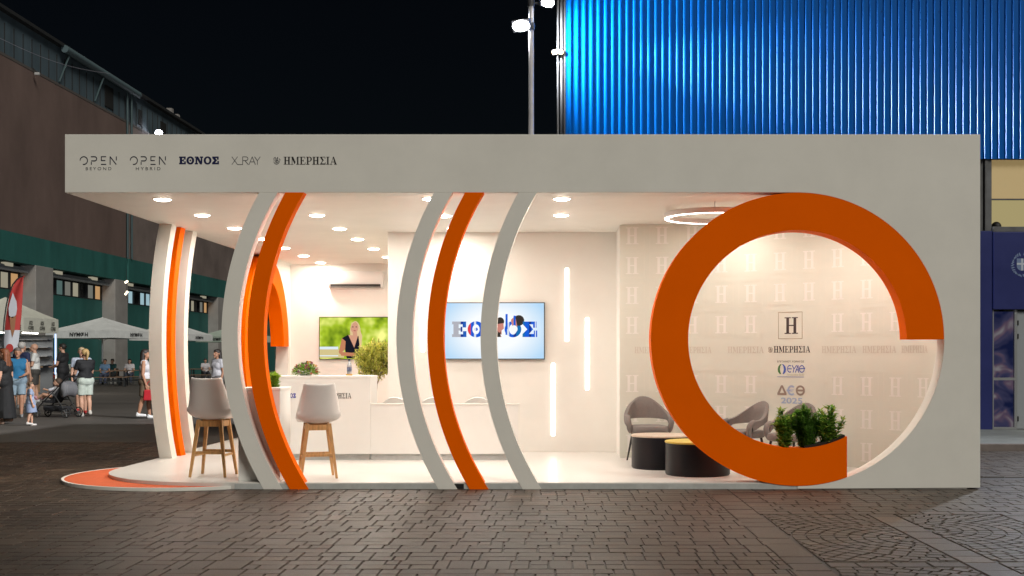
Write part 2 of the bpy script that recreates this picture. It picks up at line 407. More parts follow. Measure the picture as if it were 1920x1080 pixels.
lettering(bl, font_polys('2025', 11 * u, s_at(1465, 0), 1.45 + (668 - 756.5) * u, s_at(1504, 0) - s_at(1465, 0), bold=.02), wall_pt, 8, .002)
bl.build('lettering', [black_ink, mat('emblem_grey', (.25, .2, .15), .5), mat('brown_ink', (.055, .04, .042), .5), mat('gold_line', (.33, .25, .15), .4), mat('logo_green', (.06, .2, .05), .5), mat('logo_blue', (.05, .11, .5), .5), mat('logo_olive', (.45, .47, .28), .5), mat('logo_taupe', (.30, .235, .20), .5), mat('logo_pale_blue', (.36, .46, .66), .5)], feat, recalc=False)

# fascia lettering
fl = MB(); FY = 0
u1 = 1 / PXM
def fz(py): return EYE - (py - VY) / PXM
def fx(px): return (px - VX) / PXM
op, ow = open_logo()
for x0, x1, word in ((150, 219, 'BEYOND'), (244, 311, 'HYBRID')):
    lettering(fl, scale_polys(op, ow, fx(x0), fz(308.5), 15 * u1, (x1 - x0) * u1), on_front(0), 0)
    lettering(fl, font_polys(word, 5.6 * u1, fx(x0 + 11), fz(319), (x1 - x0 - 21) * u1, space=1.5), on_front(0), 3)
g, W2 = glyphs('ETNOS', SLAB, .05); lettering(fl, scale_polys(g, W2, fx(336), fz(308), 14.5 * u1, 75 * u1), on_front(0), 1)
g, W2 = xray_logo(); lettering(fl, scale_polys(g, W2, fx(435), fz(308.5), 14.5 * u1, 53 * u1), on_front(0), 3)
hp, hw = hydra_logo(); lettering(fl, scale_polys(hp, hw, fx(513), fz(308), 14 * u1, 13 * u1), on_front(0), 3)
lettering(fl, scale_polys(gl, W, fx(532), fz(308.5), 14.5 * u1, 100 * u1), on_front(0), 2)
fl.build('lettering', [navy_ink, mat('navy_bold', (.008, .012, .07), .5), black_ink, grey_ink], fas, recalc=False)

# ------------------------------------------------------------------ ceiling lights
steel = mat('brushed_steel', (.55, .55, .55), .35, metal=1)
white_plastic = mat('white_plastic', (.78, .77, .75), .35)
lens = glow('lamp_lens', (1, .86, .70), 38)
WARM = (1, .93, .84)
dl0 = None
rows = [('row over the white disc and left stool', -4.45, [1.041, 1.158, 1.275, 1.392, 1.509, 1.626, 1.743]),
        ('row leading to the wall air conditioner', -3.0, [1.041, 1.158, 1.28, 1.395, 1.52, 1.645]),
        ('row above the low white counter', -1.40, [1.038, 1.163, 1.275]),
        ('row in front of the tall wall light strips', .08, [1.038, 1.158]),
        ('row over the grey armchairs and the letter wall', 3.05, [1.075]), ('x', 2.2, [1.17]), ('x', 3.6, [1.045])]  # last two: unseen downlights added to brighten the letter wall
ORD = ['frontmost', 'second', 'third', 'fourth', 'fifth', 'sixth', 'rearmost']
LAMPS = []
for rn, X, rr in rows:
    for i, r_ in enumerate(rr):
        if dl0 is None:
            t = dl0 = thing('ceiling_downlight', '', 'downlight')
            MB().lathe([(.107, 0), (.107, -.006), (.094, -.008), (.094, -.002)], n=40, ring=True).build('frame', white_plastic, t, smooth=30)
            MB().lathe([(.001, -.003), (.0935, -.003), (.088, -.012), (.06, -.021), (.001, -.025)], n=40).build('lens', lens, t)
        else: t = copy_tree(dl0)
        t.location = (X, yr(r_), CEIL)
        w = ORD[i] if i < len(rr) - 1 or len(rr) == 1 else 'rearmost'
        tag(t, f'round white downlight, {w} of the {rn}' if len(rr) > 1 else f'lone round white downlight over the letter wall ' + {3.05: 'and the armchairs', 2.2: 'beside the ring lamp, unseen, added to brighten that wall', 3.6: 'close to the facade panel, unseen, added to brighten that wall'}[X], 'downlight', 'downlights in the pavilion ceiling')
        LAMPS.append((X, yr(r_), CEIL - .03))
LW = 16
def area(name, loc, size, w, col, shape='DISK', rot=(0, 0, 0), spread=180, sy=None):
    l = bpy.data.lights.new(name, 'AREA'); l.shape = shape; l.size = size; l.energy = w; l.color = col; l.spread = R(spread)
    if sy: l.size_y = sy
    o = bpy.data.objects.new(name, l); COL.objects.link(o); o.location = loc; o.rotation_euler = rot
    return o
for (x, y, z) in LAMPS: area('downlight_lamp', (x, y, z), .17, LW if x < 2 else 14 if x == 3.05 else 7, WARM)  # faintest pair serves the two added downlights
# ring lamp
rt = thing('ring_lamp', 'round white ring lamp hanging under the ceiling behind the orange ring', 'lamp', (1.92, yr(1.103), CEIL))
MB().lathe([(.60, -.065), (.60, -.125), (.598, -.127), (.552, -.127), (.55, -.125), (.55, -.065)], n=72, ring=True).build('housing', white_plastic, rt, smooth=30)
gl_r = MB(); n = 72; vs = []
for k in range(n):
    t = 2 * PI * k / n
    for r_, z in ((.596, -.1275), (.554, -.1275), (.554, -.130), (.596, -.130)): vs.append((r_ * math.cos(t), r_ * math.sin(t), z))
gl_r.add(vs, [(4 * k + q, 4 * k + (q + 1) % 4, 4 * ((k + 1) % n) + (q + 1) % 4, 4 * ((k + 1) % n) + q) for k in range(n) for q in range(4)])
gl_r.build('diffuser', glow('ring_glow', (1, .9, .82), 14), rt)
for k in range(3):
    t = 2 * PI * k / 3 + .4; MB().cone((.575 * math.cos(t), .575 * math.sin(t), -.065), (.575 * math.cos(t), .575 * math.sin(t), 0), .006, .006, 8).build('hanger', steel, rt)
# wall strips
for px, y0, y1, lab in ((1063, 503, 640, 'upper tall light strip right of the white and blue screen'), (1101, 596, 731, 'light strip furthest from the white and blue screen'), (1037, 681, 817, 'lowest vertical light strip, ending near the floor'), (793, 523, 660, 'vertical light strip between the grey and orange arch')):
    x = xr(px, 1.32); z1, z0 = EYE - (y0 - VY) * 1.32 / PXM, EYE - (y1 - VY) * 1.32 / PXM
    t = thing('wall_strip_light', lab, 'wall light', (x, WT, z0), group='vertical light strips on the white wall')
    MB().box(-.029, .029, -.008, -.001, -.003, z1 - z0 + .003).build('housing', white_plastic, t)
    MB().box(-.026, .026, -.016, -.0085, 0, z1 - z0).build('diffuser', glow('strip_glow', (1, .91, .8), 9), t, bevel=.004)

# ------------------------------------------------------------------ screens
bez = mat('black_bezel', (.012, .012, .014), .3)
def screen(lab, x0, x1, z0, z1, y, m):
    t = thing('wall_screen', lab, 'television', (0, 0, 0))
    t.location = ((x0 + x1) / 2, y, (z0 + z1) / 2); w, h = (x1 - x0) / 2, (z1 - z0) / 2
    MB().box(-w, w, -.055, -.012, -h, h).build('bezel', bez, t, bevel=.004)
    MB().box(-w * .4, w * .4, -.012, -.001, -h * .4, h * .4).build('wall_bracket', bez, t)
    s = MB().box(-w + .012, w - .012, -.058, -.0555, -h + .012, h - .012).build('screen', m, t)
    return t, w, h, s
def img_mat(name, fn):
    m = bpy.data.materials.new(name); m.use_nodes = True; nt = m.node_tree; nt.nodes.clear()
    o = nt.nodes.new('ShaderNodeOutputMaterial'); e = nt.nodes.new('ShaderNodeEmission'); nt.links.new(e.outputs[0], o.inputs[0])
    fn(nt, e); return m
def green_bg(nt, e):
    tc = nt.nodes.new('ShaderNodeTexCoord'); n = nt.nodes.new('ShaderNodeTexNoise'); n.inputs['Scale'].default_value = 3.2; n.inputs['Detail'].default_value = 2
    nt.links.new(tc.outputs['Object'], n.inputs['Vector']); r = nt.nodes.new('ShaderNodeValToRGB')
    el = r.color_ramp.elements; el[0].position = .32; el[0].color = (.05, .11, .005, 1); el[1].position = .72; el[1].color = (.75, .75, .22, 1)
    x = el.new(.5); x.color = (.30, .42, .02, 1)
    nt.links.new(n.outputs['Fac'], r.inputs[0]); nt.links.new(r.outputs[0], e.inputs[0]); e.inputs[1].default_value = 1.35
def white_bg(nt, e):
    tc = nt.nodes.new('ShaderNodeTexCoord'); v = nt.nodes.new('ShaderNodeVectorMath'); v.operation = 'LENGTH'
    mp = nt.nodes.new('ShaderNodeMapping'); mp.inputs['Scale'].default_value = (1.2, 0, 1.7)
    nt.links.new(tc.outputs['Object'], mp.inputs[0]); nt.links.new(mp.outputs[0], v.inputs[0])
    r = nt.nodes.new('ShaderNodeValToRGB'); el = r.color_ramp.elements; el[0].position = .45; el[0].color = (.92, .95, .97, 1); el[1].position = 1.0; el[1].color = (.45, .68, .90, 1)
    nt.links.new(v.outputs['Value'], r.inputs[0]); nt.links.new(r.outputs[0], e.inputs[0]); e.inputs[1].default_value = 1.05
rB = 1.765
t1, w, h, s1_ = screen('wall screen showing a blonde woman in black before blurred greenery', xr(598, rB), xr(598, rB) + 1.45, EYE - (674 - VY) * rB / PXM, EYE - (594 - VY) * rB / PXM, 9.86, img_mat('green_picture', green_bg))
pic = MB()
def spx(px, py): return ((px - 598) * rB / PXM - w, (634 - py) * rB / PXM)
def sh(pts, mi, l): pic.add([(spx(*p)[0], -.058 - l, spx(*p)[1]) for p in pts], [tuple(range(len(pts)))], mi)
el = lambda cx, cy, rx, ry, a=0, b=360: arcpts(cx, cy, rx, ry, a, b, 20)
sh(rc(599, 650, 634, 655), 4, .001); sh(rc(599, 655, 645, 671), 5, .0011); sh(rc(599, 666, 634, 668), 4, .0015)
sh(el(666, 622, 10, 20), 0, .002); sh([(673, 612), (679, 630), (677, 655), (668, 650), (660, 630)], 0, .0023)
sh([(641, 634), (652, 628), (672, 630), (674, 646), (672, 672), (650, 672), (646, 652)], 2, .003)
sh([(653, 628), (671, 630), (664, 652)], 1, .0035); sh([(661, 620), (669, 620), (670, 632), (662, 634)], 1, .0036)
sh(el(664.5, 614, 7.2, 10.5), 1, .004); sh([(657.5, 614), (659, 605), (668, 602), (661, 607)], 0, .0045)
sh([(641, 634), (648, 640), (647, 655), (637, 664), (635, 660)], 3, .005); sh([(636, 660), (642, 660), (668, 662), (668, 668), (640, 667)], 3, .0055)
sh(el(661.5, 613, 1.6, .8), 2, .006); sh(el(668, 613, 1.6, .8), 2, .006); sh(el(665, 620, 2.5, .8), 6, .006)
pic.build('picture', [glow('pic_hair', (.85, .62, .32), .9), glow('pic_skin', (.75, .38, .25), .9), glow('pic_dress', (.012, .012, .02), 1), glow('pic_arm', (.62, .25, .13), .9), glow('pic_rail', (.75, .85, .9), 1), glow('pic_sand', (.75, .62, .3), .9), glow('pic_lips', (.5, .1, .1), .9)], t1, recalc=False)
rA = 1.318
t2, w, h, s2_ = screen('wall screen showing photo filled capital letters on white', xr(833, rA), xr(1021.5, rA), EYE - (674 - VY) * rA / PXM, EYE - (567 - VY) * rA / PXM, WT, img_mat('white_picture', white_bg))
pic = MB()
cx, cy = (833 + 1021.5) / 2, (567 + 674) / 2
def spx2(px, py): return ((px - cx) * rA / PXM, (cy - py) * rA / PXM)
def clip_x(poly, a, b):
    def cut(p, x, keep_right):
        out = []
        for i in range(len(p)):
            q, s = p[i - 1], p[i]; iq = (q[0] >= x) == keep_right; is_ = (s[0] >= x) == keep_right
            if iq != is_:
                t = (x - q[0]) / (s[0] - q[0]); out.append((x, q[1] + t * (s[1] - q[1])))
            if is_: out.append(s)
        return out
    p = cut(poly, a, True); return cut(p, b, False) if p else p
g, W3 = glyphs('ETNOS', SLAB, .05); g = scale_polys(g, W3, 848, 0, 29, 160)
g = [[(a, 632 - b) for a, b in p] for p in g]
bands = [(848, 864, 3), (864, 869, 1), (869, 877, 4), (877, 883, 2), (883, 889, 0), (889, 893, 5), (893, 902, 0), (902, 932, 0), (932, 939, 6), (939, 946, 7), (946, 951, 0), (951, 955, 5), (955, 963, 0), (963, 968, 1), (968, 984, 8), (984, 992, 0), (992, 996, 1), (996, 1003, 0), (1003, 1005, 5), (1005, 1012, 0)]
for k, p in enumerate(g):
    for a, b, mi in bands:
        q = clip_x(p, a, b)
        if len(q) >= 3: pic.add([(spx2(*v)[0], -.0585 - .00003 * k, spx2(*v)[1]) for v in q], [tuple(range(len(q)))], mi)
def sh2(pts, mi, l): pic.add([(spx2(*p)[0], -.0595 - l, spx2(*p)[1]) for p in pts], [tuple(range(len(pts)))], mi)
sh2(rc(948, 589, 952, 628), 0, .001); sh2(el(973, 601, 10, 10), 6, .001); sh2([(958, 600), (966, 592), (970, 612), (962, 618)], 7, .0013); sh2(el(938, 603, 7.5, 8), 6, .0012); sh2([(931, 608), (944, 606), (945, 616), (936, 624), (931, 618)], 7, .0015)
sh2(rc(963, 592, 967, 611), 0, .002); sh2(el(964, 617, 6.5, 7), 9, .0025)
pic.build('picture', [glow('pic_blue', (.01, .11, .68), 1), glow('pic_navy', (.01, .04, .3), 1), glow('pic_red', (.75, .05, .07), 1), glow('pic_silver', (.45, .45, .5), 1), glow('pic_mid_blue', (.02, .12, .5), 1), glow('pic_pale', (.7, .76, .85), 1), glow('pic_dark_hair', (.045, .035, .03), 1), glow('pic_face', (.62, .25, .2), 1), glow('pic_teal', (.01, .16, .45), 1), glow('pic_white', (.95, .97, .98), 1)], t2, recalc=False)

# ------------------------------------------------------------------ air conditioner
ac = thing('air_conditioner', 'white split air conditioner high on the back wall', 'air conditioner', (xr(668, rB), 9.86, EYE - (541 - VY) * rB / PXM))
W_ = .53
MB().prism([(0, .0), (-.125, .02), (-.165, .08), (-.17, .26), (-.15, .33), (0, .33)], lambda u, v, s: (-W_ if s == 0 else W_, u - .001, v)).build('housing', white_plastic, ac, bevel=.012, smooth=40)
vb = MB(); vb.add([(-.48, -.131, .016), (.48, -.131, .016), (.48, -.171, .078), (-.48, -.171, .078)], [(0, 1, 2, 3)]); vb.build('air_outlet', mat('vent_grey', (.035, .03, .028), .7), ac)
MB().box(-.48, .48, -.168, -.148, .034, .037).build('vane', white_plastic, ac)

# ------------------------------------------------------------------ counters
counter_m = mat('counter_white', (.79, .775, .745), .42, var=.02, vscale=3)
c1 = thing('reception_block', 'plain white block counter behind the first white and orange arches', 'counter', (-3.26, .40, FL))
MB().box(-.23, .23, -.25, .27, 0, 1.0).build('body', counter_m, c1, bevel=.004)
MB().box(-.236, .236, -.255, .276, 1.0, 1.03).build('worktop', counter_m, c1, bevel=.004)
bar = thing('bar_counter', 'tall white bar counter with dark lettering, flowers and a bottle on top', 'counter', (-3.065, 2.75, FL))
MB().box(-.625, .625, 0, .6, .085, 1.09).build('body', counter_m, bar, bevel=.003)
MB().box(-.63, .63, -.004, .604, 1.09, 1.118).build('worktop', counter_m, bar, bevel=.003)
MB().box(-.625, .60, .05, .58, 0, .085).build('plinth', edge_grey, bar)
lt = MB(); rb = 1.215
def onbar(u, v, l): return (u + 3.065, -l, v - FL)
g, W4 = glyphs('ETNOS', SLAB, .05); lettering(lt, scale_polys(g, W4, xr(526, rb), EYE - (746 - VY) * rb / PXM, 8.5 * rb / PXM, 29 * rb / PXM), onbar, 0)
lt.build('lettering', blue_ink, bar, recalc=False); lt = MB()
lettering(lt, scale_polys(gl, W, xr(605, rb), EYE - (747 - VY) * rb / PXM, 10 * rb / PXM, 54 * rb / PXM), onbar, 0)
lt.build('lettering', black_ink, bar, recalc=False)
lo = thing('low_counter', 'low white front counter running right from the tall bar', 'counter', (-1.452, 2.75, FL))
MB().box(-.987, .986, 0, .05, .085, .735).build('front_panel', counter_m, lo, bevel=.003)
MB().box(-.987, .99, -.006, .07, .735, .752).build('cap', white, lo, bevel=.002)
MB().box(.97, .99, -.006, -.0005, .085, .7345).build('end_trim', white, lo)
MB().box(-.987, .97, .04, .06, 0, .085).build('plinth', edge_grey, lo)
# ------------------------------------------------------------------ stools
shell_m = mat('stool_shell', (.67, .64, .62), .38, var=.02)
oak = mat('oak_wood', (.50, .27, .10), .5, var=.28, vscale=9, stretch=(5, 5, .6), bump=.05)
pad_m = mat('seat_pad', (.70, .68, .66), .6)
def loft(mb, secs, nu=12, thick=.012):
    """secs: (centre, half width, edge lift vector) -> a bent sheet with thickness"""
    vs = []; 
    for c, hw, lift in secs:
        c = Vector(c); lift = Vector(lift)
        for k in range(nu + 1):
            u = -1 + 2 * k / nu
            vs.append(c + Vector((hw * math.sin(u * 1.25) / math.sin(1.25), 0, 0)) + lift * (abs(u) ** 2.2))
    n = nu + 1; L = len(secs)
    fs = [(i * n + k, i * n + k + 1, (i + 1) * n + k + 1, (i + 1) * n + k) for i in range(L - 1) for k in range(nu)]
    mb.add(vs, fs)
def smooth_path(keys, m):
    """interpolate lists of numbers with catmull-rom"""
    P = [keys[0]] + keys + [keys[-1]]; out = []
    for i in range(1, len(P) - 2):
        for k in range(m):
            t = k / m; out.append([.5 * (2 * b + (c - a) * t + (2 * a - 5 * b + 4 * c - d) * t * t + (3 * b - a - 3 * c + d) * t ** 3) for a, b, c, d in zip(*P[i - 1:i + 3])])
    out.append(keys[-1]); return out
def make_stool(lab):
    t = thing('bar_stool', lab, 'bar stool')
    keys = [(.215, .655, .195, .0, .015), (.13, .672, .215, .0, .035), (.0, .662, .228, .0, .06), (-.12, .664, .232, .0, .085), (-.19, .715, .23, .05, .07), (-.222, .80, .218, .095, .02), (-.24, .92, .20, .09, .0), (-.258, 1.04, .178, .07, -.005), (-.268, 1.105, .16, .05, -.012), (-.262, 1.125, .15, .04, -.02)]
    mb = MB(); loft(mb, [((0, y, z), hw * 1.1, (0, ly, lz + (.03 if z > 1.09 else 0))) for y, z, hw, ly, lz in smooth_path(keys, 4)], 14)
    o = mb.build('seat_shell', shell_m, t, smooth=60, recalc=False)
    s = o.modifiers.new('thickness', 'SOLIDIFY'); s.thickness = .014; s.offset = 0
    cu = MB(); cu.sphere((0, .02, .683), .19, 20, 10, sc=(1, .95, .16)); cu.build('cushion', pad_m, t, smooth=60)
    fr = MB()
    fr.box(-.15, .15, -.145, -.115, .575, .64); fr.box(-.15, .15, .115, .145, .575, .64)
    fr.box(-.145, -.115, -.115, .115, .575, .64); fr.box(.115, .145, -.115, .115, .575, .64); fr.box(-.1, .1, -.1, .1, .635, .655)
    fr.build('seat_frame', oak, t, bevel=.003)
    for sx in (-1, 1):
        for sy in (-1, 1):
            M = Matrix(); l = MB(); top = Vector((sx * .125, sy * .125, .655)); bot = Vector((sx * .205, sy * .195, .002))
            l.add([top + Vector((a * .023, b * .02, 0)) for a, b in ((-1, -1), (1, -1), (1, 1), (-1, 1))] + [bot + Vector((a * .014, b * .013, 0)) for a, b in ((-1, -1), (1, -1), (1, 1), (-1, 1))], [(0, 1, 2, 3), (7, 6, 5, 4), (0, 4, 5, 1), (1, 5, 6, 2), (2, 6, 7, 3), (3, 7, 4, 0)])
            l.build('leg', oak, t, bevel=.003)
    for sy in (-1, 1):
        q = .168; MB().box(-q, q, sy * .160 - .011, sy * .160 + .011, .262, .295).build('footrest', oak, t, bevel=.003)
    for sx in (-1, 1): MB().box(sx * .168 - .011, sx * .168 + .011, -.15, .15, .235, .262).build('footrest', oak, t, bevel=.003)
    return t
st1 = make_stool('pale bar stool with oak legs standing on the open white disc at the corner')
st1.location = (-3.93, .73, FL); st1.rotation_euler = (0, 0, R(-4)); st1['group'] = 'bar stools'
st2 = copy_tree(st1); st2.location = (-2.70, .56, FL); st2.rotation_euler = (0, 0, R(17)); st2.scale = (.96, .96, .945)
st2['label'] = 'pale bar stool with oak legs standing in front of the lettered bar'

# ------------------------------------------------------------------ armchairs
felt = mat('grey_felt', (.20, .175, .165), .85, var=.08, vscale=40, bump=.15, bscale=300)
dark_leg = mat('dark_leg', (.02, .018, .018), .4)
def make_armchair(lab, fabric, legm, name='armchair', cat='armchair'):
    t = thing(name, lab, cat)
    se = MB(); prof = []
    # rounded seat
    N = 40
    def ell(a, sx, sy):
        c, s_ = math.cos(a), math.sin(a); e = .62
        return (sx * abs(c) ** e * (1 if c >= 0 else -1), sy * abs(s_) ** e * (1 if s_ >= 0 else -1))
    vs = []; rings = [(.86, .375), (.97, .385), (1.0, .41), (1.0, .445), (.96, .468), (.8, .476)]
    for k_, z in rings:
        for i in range(N):
            x, y = ell(2 * PI * i / N, .25 * k_, .25 * k_); vs.append((x, y, z))
    se.add(vs, [(j * N + i, j * N + (i + 1) % N, (j + 1) * N + (i + 1) % N, (j + 1) * N + i) for j in range(len(rings) - 1) for i in range(N)] + [tuple(reversed(range(N))), tuple(range(5 * N, 6 * N))])
    se.build('seat', fabric, t, smooth=50)
    # back and arms: one closed band
    A = [R(a) for a in range(-104, 105, 8)]; bb = MB(); vs = []
    def zlow(a): q = abs(a) / R(104); return .565 - .045 * q ** 2 - .05 * max(0, q - .75) / .25
    def zhigh(a): q = abs(a) / R(104); return .60 + .235 * (math.cos(min(1, q * 1.12) * PI) + 1) / 2
    prof = lambda a: [(0, zlow(a)), (.5, zlow(a) - .008), (1, zlow(a)), (1.05, (zlow(a) + zhigh(a)) / 2), (1, zhigh(a)), (.5, zhigh(a) + .012), (0, zhigh(a)), (-.05, (zlow(a) + zhigh(a)) / 2)]
    for a in A:
        for w_, z in prof(a):
            lean = (z - .56) * .18 * math.cos(a / 2)
            rr = .248 + .045 * w_
            vs.append((rr * 1.08 * math.sin(a), (rr + lean) * math.cos(a) * 1.05, z))
    n = 8; L = len(A)
    bb.add(vs, [(i * n + k, i * n + (k + 1) % n, (i + 1) * n + (k + 1) % n, (i + 1) * n + k) for i in range(L - 1) for k in range(n)] + [tuple(range(n)), tuple(reversed(range((L - 1) * n, L * n)))])
    bb.build('backrest', fabric, t, smooth=60)
    for s in (-1, 1):
        ar = MB(); pts = smooth_path([(s * .278, -.03, .585), (s * .286, -.085, .565), (s * .283, -.115, .51), (s * .268, -.105, .44), (s * .245, -.09, .40)], 5)
        ar.tube(pts, [.036] * len(pts), 12); ar.build('arm', fabric, t, smooth=60)
    for sx in (-1, 1):
        for sy in (-1, 1):
            MB().cone((sx * .17, sy * .16, .385), (sx * .235, sy * .225, .0), .018, .010, 12).build('leg', legm, t, smooth=40)
    return t
ch = make_armchair('grey armchair behind the round tables, facing the open front', felt, dark_leg)
ch.location = (1.225, 2.58, FL); ch.rotation_euler = (0, 0, R(8)); ch['group'] = 'grey armchairs in the lounge corner'
for (x, y, a, lab) in ((2.36, 1.93, -62, 'grey armchair seen from the side through the orange ring'), (2.83, 1.30, -48, 'grey armchair half hidden behind the ring planter')):
    c = copy_tree(ch); c.location = (x, y, FL); c.rotation_euler = (0, 0, R(a)); c['label'] = lab; c.scale = (.97, .97, .96)
white_shell = mat('white_chair', (.78, .77, .74), .4)
wc = make_armchair('white armchair behind the low counter beside the olive tree', white_shell, dark_leg)
wc['group'] = 'white armchairs behind the low counter'; wc.scale = (1, 1, .98)
for i, (x, y, a, lab) in enumerate(((-2.11, 3.42, 170, None), (-1.66, 3.46, 185, 'white armchair behind the low counter, in line with the orange arch'), (-1.02, 3.42, 176, 'white armchair behind the low counter, closest to its free end'))):
    c = wc if i == 0 else copy_tree(wc)
    c.location = (x, y, FL); c.rotation_euler = (0, 0, R(a))
    if lab: c['label'] = lab

# ------------------------------------------------------------------ round tables
drum = mat('dark_drum', (.008, .0075, .011), .38, spec=.35, var=.1, vscale=4)
def round_table(lab, x, y, r, h, topm):
    t = thing('drum_table', lab, 'coffee table', (x, y, FL), group='round drum coffee tables')
    MB().lathe([(r - .012, 0), (r - .012, .012), (r - .004, .014), (r - .004, h - .024), (r - .01, h - .022)], n=64).build('drum', drum, t, smooth=30)
    MB().lathe([(r, h - .022), (r + .002, h - .018), (r + .002, h - .004), (r - .003, h)], n=64).build('tabletop', topm, t, smooth=30)
round_table('dark drum coffee table with a pale wood top', xr(1239, 1.135), yr(1.135), .365, .412, mat('pale_top', (.62, .50, .40), .3, var=.06, stretch=(1, 8, 1)))
round_table('lower dark drum coffee table with a mustard yellow top', xr(1308, 1.072), yr(1.072), .38, .392, mat('mustard_top', (.60, .44, .05), .35))

# ------------------------------------------------------------------ plants
def leaf(mb, p, d, up, L, Wd, mi=0, fold=.25):
    d = d.normalized(); s = d.cross(up)
    if s.length < .01: s = d.orthogonal()
    s.normalize(); n = s.cross(d)
    a = p + d * L * .5 + s * Wd * .5 + n * Wd * fold; b = p + d * L * .5 - s * Wd * .5 + n * Wd * fold
    mb.add([p, a, p + d * L, b], [(0, 1, 2), (0, 2, 3)], mi)
def rv(rng):
    while True:
        v = Vector((rng.uniform(-1, 1), rng.uniform(-1, 1), rng.uniform(-1, 1)))
        if .05 < v.length < 1: return v.normalized()
leafs = [leaf_mat('leaf_dark', (.055, .15, .02), .55), leaf_mat('leaf_mid', (.13, .27, .035), .5), leaf_mat('leaf_light', (.28, .38, .06), .5)]
stem_m = mat('green_stem', (.05, .06, .02), .7)
def leafy(name, lab, x, y, z, h, spread, nst, rng, L, Wd, dens, feather=False, pal=leafs):
    t = thing(name, lab, 'plant', (x, y, z)); f = MB(); st = MB()
    for k in range(nst):
        a = rng.uniform(0, 2 * PI); q = rng.uniform(.15, 1) * spread; hh = h * rng.uniform(.42, 1.1) * (1 - .3 * (q / spread) ** 2)
        tip = Vector((q * math.cos(a), q * math.sin(a) * .6, hh)); mid = Vector((tip.x * .4, tip.y * .4, hh * .5)) + rv(rng) * .012
        pts = smooth_path([(q * .42 * math.cos(a), q * .3 * math.sin(a), -.03), tuple(mid + Vector((tip.x, tip.y, 0)) * .3), tuple(tip)], 5); st.tube(pts, .0025, 5)
        for i, p in enumerate(pts[1:]):
            for j in range(dens):
                d = rv(rng); d.z = d.z * .5 + .45
                f_ = .8 + .5 * rng.random()
                mi = rng.choice((0, 1, 1, 2, 2)) if not feather else rng.choice((0, 1, 1))
                leaf(f, Vector(p) + rv(rng) * .014, d, Vector((0, 0, 1)), L * f_, Wd * f_, mi)
    f.build('foliage', pal, t, recalc=False); st.build('stems', stem_m, t, smooth=50)
    return t
rng = random.Random(3)
def inz(x): return RZ - math.sqrt(RI ** 2 - (x - RC) ** 2)
for (px, h, sp, nst, L, Wd, dn, fe, lab) in ((1470, .37, .13, 20, .064, .026, 6, False, 'slim leafy plant with yellowish leaves, nearest the ring centre line'), (1512, .40, .165, 62, .045, .007, 24, True, 'dense dark feathery shrub in the middle of the ring planter'), (1551, .36, .185, 24, .062, .025, 5, False, 'loose leafy plant overhanging the cut end of the ring planter')):
    x = xr(px, 1.01); leafy('potted_plant', lab, x, .12, inz(x) + .02, h, sp, nst, rng, L, Wd, dn, fe)['group'] = 'plants in the orange ring'
leafy('potted_plant', 'small bright green plant on the white block counter', -3.16, .45, FL + 1.03, .13, .07, 14, rng, .05, .03, 6, pal=[leafs[1], leafs[2], leaf_mat('leaf_lime', (.22, .34, .03), .5)])

# olive tree
ol = thing('olive_tree', 'clipped olive tree with a round pale green crown behind the low counter', 'tree', (-2.665, 4.75, FL))
pot = MB().lathe([(.15, 0), (.19, .28), (.195, .30), (.175, .30), (.17, .27)], n=32).build('pot', white, ol, smooth=30)
tr = MB(); tr.tube(smooth_path([(0, 0, .25), (.012, 0, .5), (-.01, .01, .75), (.0, 0, .98), (-.02, 0, 1.15)], 6), [.024 - .0004 * k for k in range(25)], 10)
brs = []
for k in range(9):
    a = rng.uniform(0, 2 * PI); e = Vector((.22 * math.cos(a), .22 * math.sin(a), 1.2 + rng.uniform(-.05, .2))); tr.tube(smooth_path([(0, 0, .93), tuple(Vector((0, 0, 1.02)).lerp(e, .5)), tuple(e)], 4), .006, 6)
tr.build('trunk', mat('olive_bark', (.22, .16, .10), .85, var=.3, vscale=30, bump=.5), ol, smooth=50)
cr = MB(); CC = Vector((-.01, 0, 1.30))
for k in range(600):
    d = rv(rng); q = rng.random() ** .4; p = CC + Vector((d.x * .275, d.y * .275, d.z * .235)) * q * rng.uniform(.85, 1.1)
    out = (p - CC).normalized() if (p - CC).length > .01 else d
    tip = p + (out * .6 + Vector((0, 0, .7)) + rv(rng) * .5).normalized() * rng.uniform(.05, .10)
    for j in range(9):
        q_ = p.lerp(tip, j / 8); leaf(cr, q_, (out * .5 + rv(rng)).normalized(), Vector((0, 0, 1)), rng.uniform(.05, .075), .019, rng.choice((0, 1, 1, 2)))
cr.build('crown', [leaf_mat('olive_dark', (.19, .22, .05), .5), leaf_mat('olive_mid', (.42, .43, .085), .45), leaf_mat('olive_light', (.62, .58, .16), .45)], ol, recalc=False)

# bouquet on the bar
bq = thing('flower_bouquet', 'low bouquet of pink, yellow and white flowers on the bar', 'flowers', (xr(573, 1.235), yr(1.235), FL + 1.118))
MB().lathe([(.07, 0), (.09, .02), (.085, .025), (.07, .02)], n=24).build('bowl', white_plastic, bq, smooth=40)
fo_ = MB()
for k in range(520):
    d = rv(rng); d.z = abs(d.z); leaf(fo_, Vector((0, 0, .02)) + Vector((d.x * .165, d.y * .15, d.z * .13)) * rng.uniform(.5, 1), d + rv(rng) * .6, Vector((0, 0, 1)), .05, .022, rng.choice((0, 1, 1, 2)))
fo_.build('foliage', leafs, bq, recalc=False)
fl_ = MB()
for k in range(46):
    d = rv(rng); d.z = abs(d.z); p = Vector((0, 0, .03)) + Vector((d.x * .168, d.y * .155, d.z * .145)); mi = rng.choice((0, 0, 1, 2, 3, 4)); s = rng.uniform(.014, .024)
    for j in range(7):
        e = (d + rv(rng) * .9).normalized(); leaf(fl_, p, e, d, s * 1.5, s, mi)
    fl_.sphere(p, s * .5, 6, 4, mi)
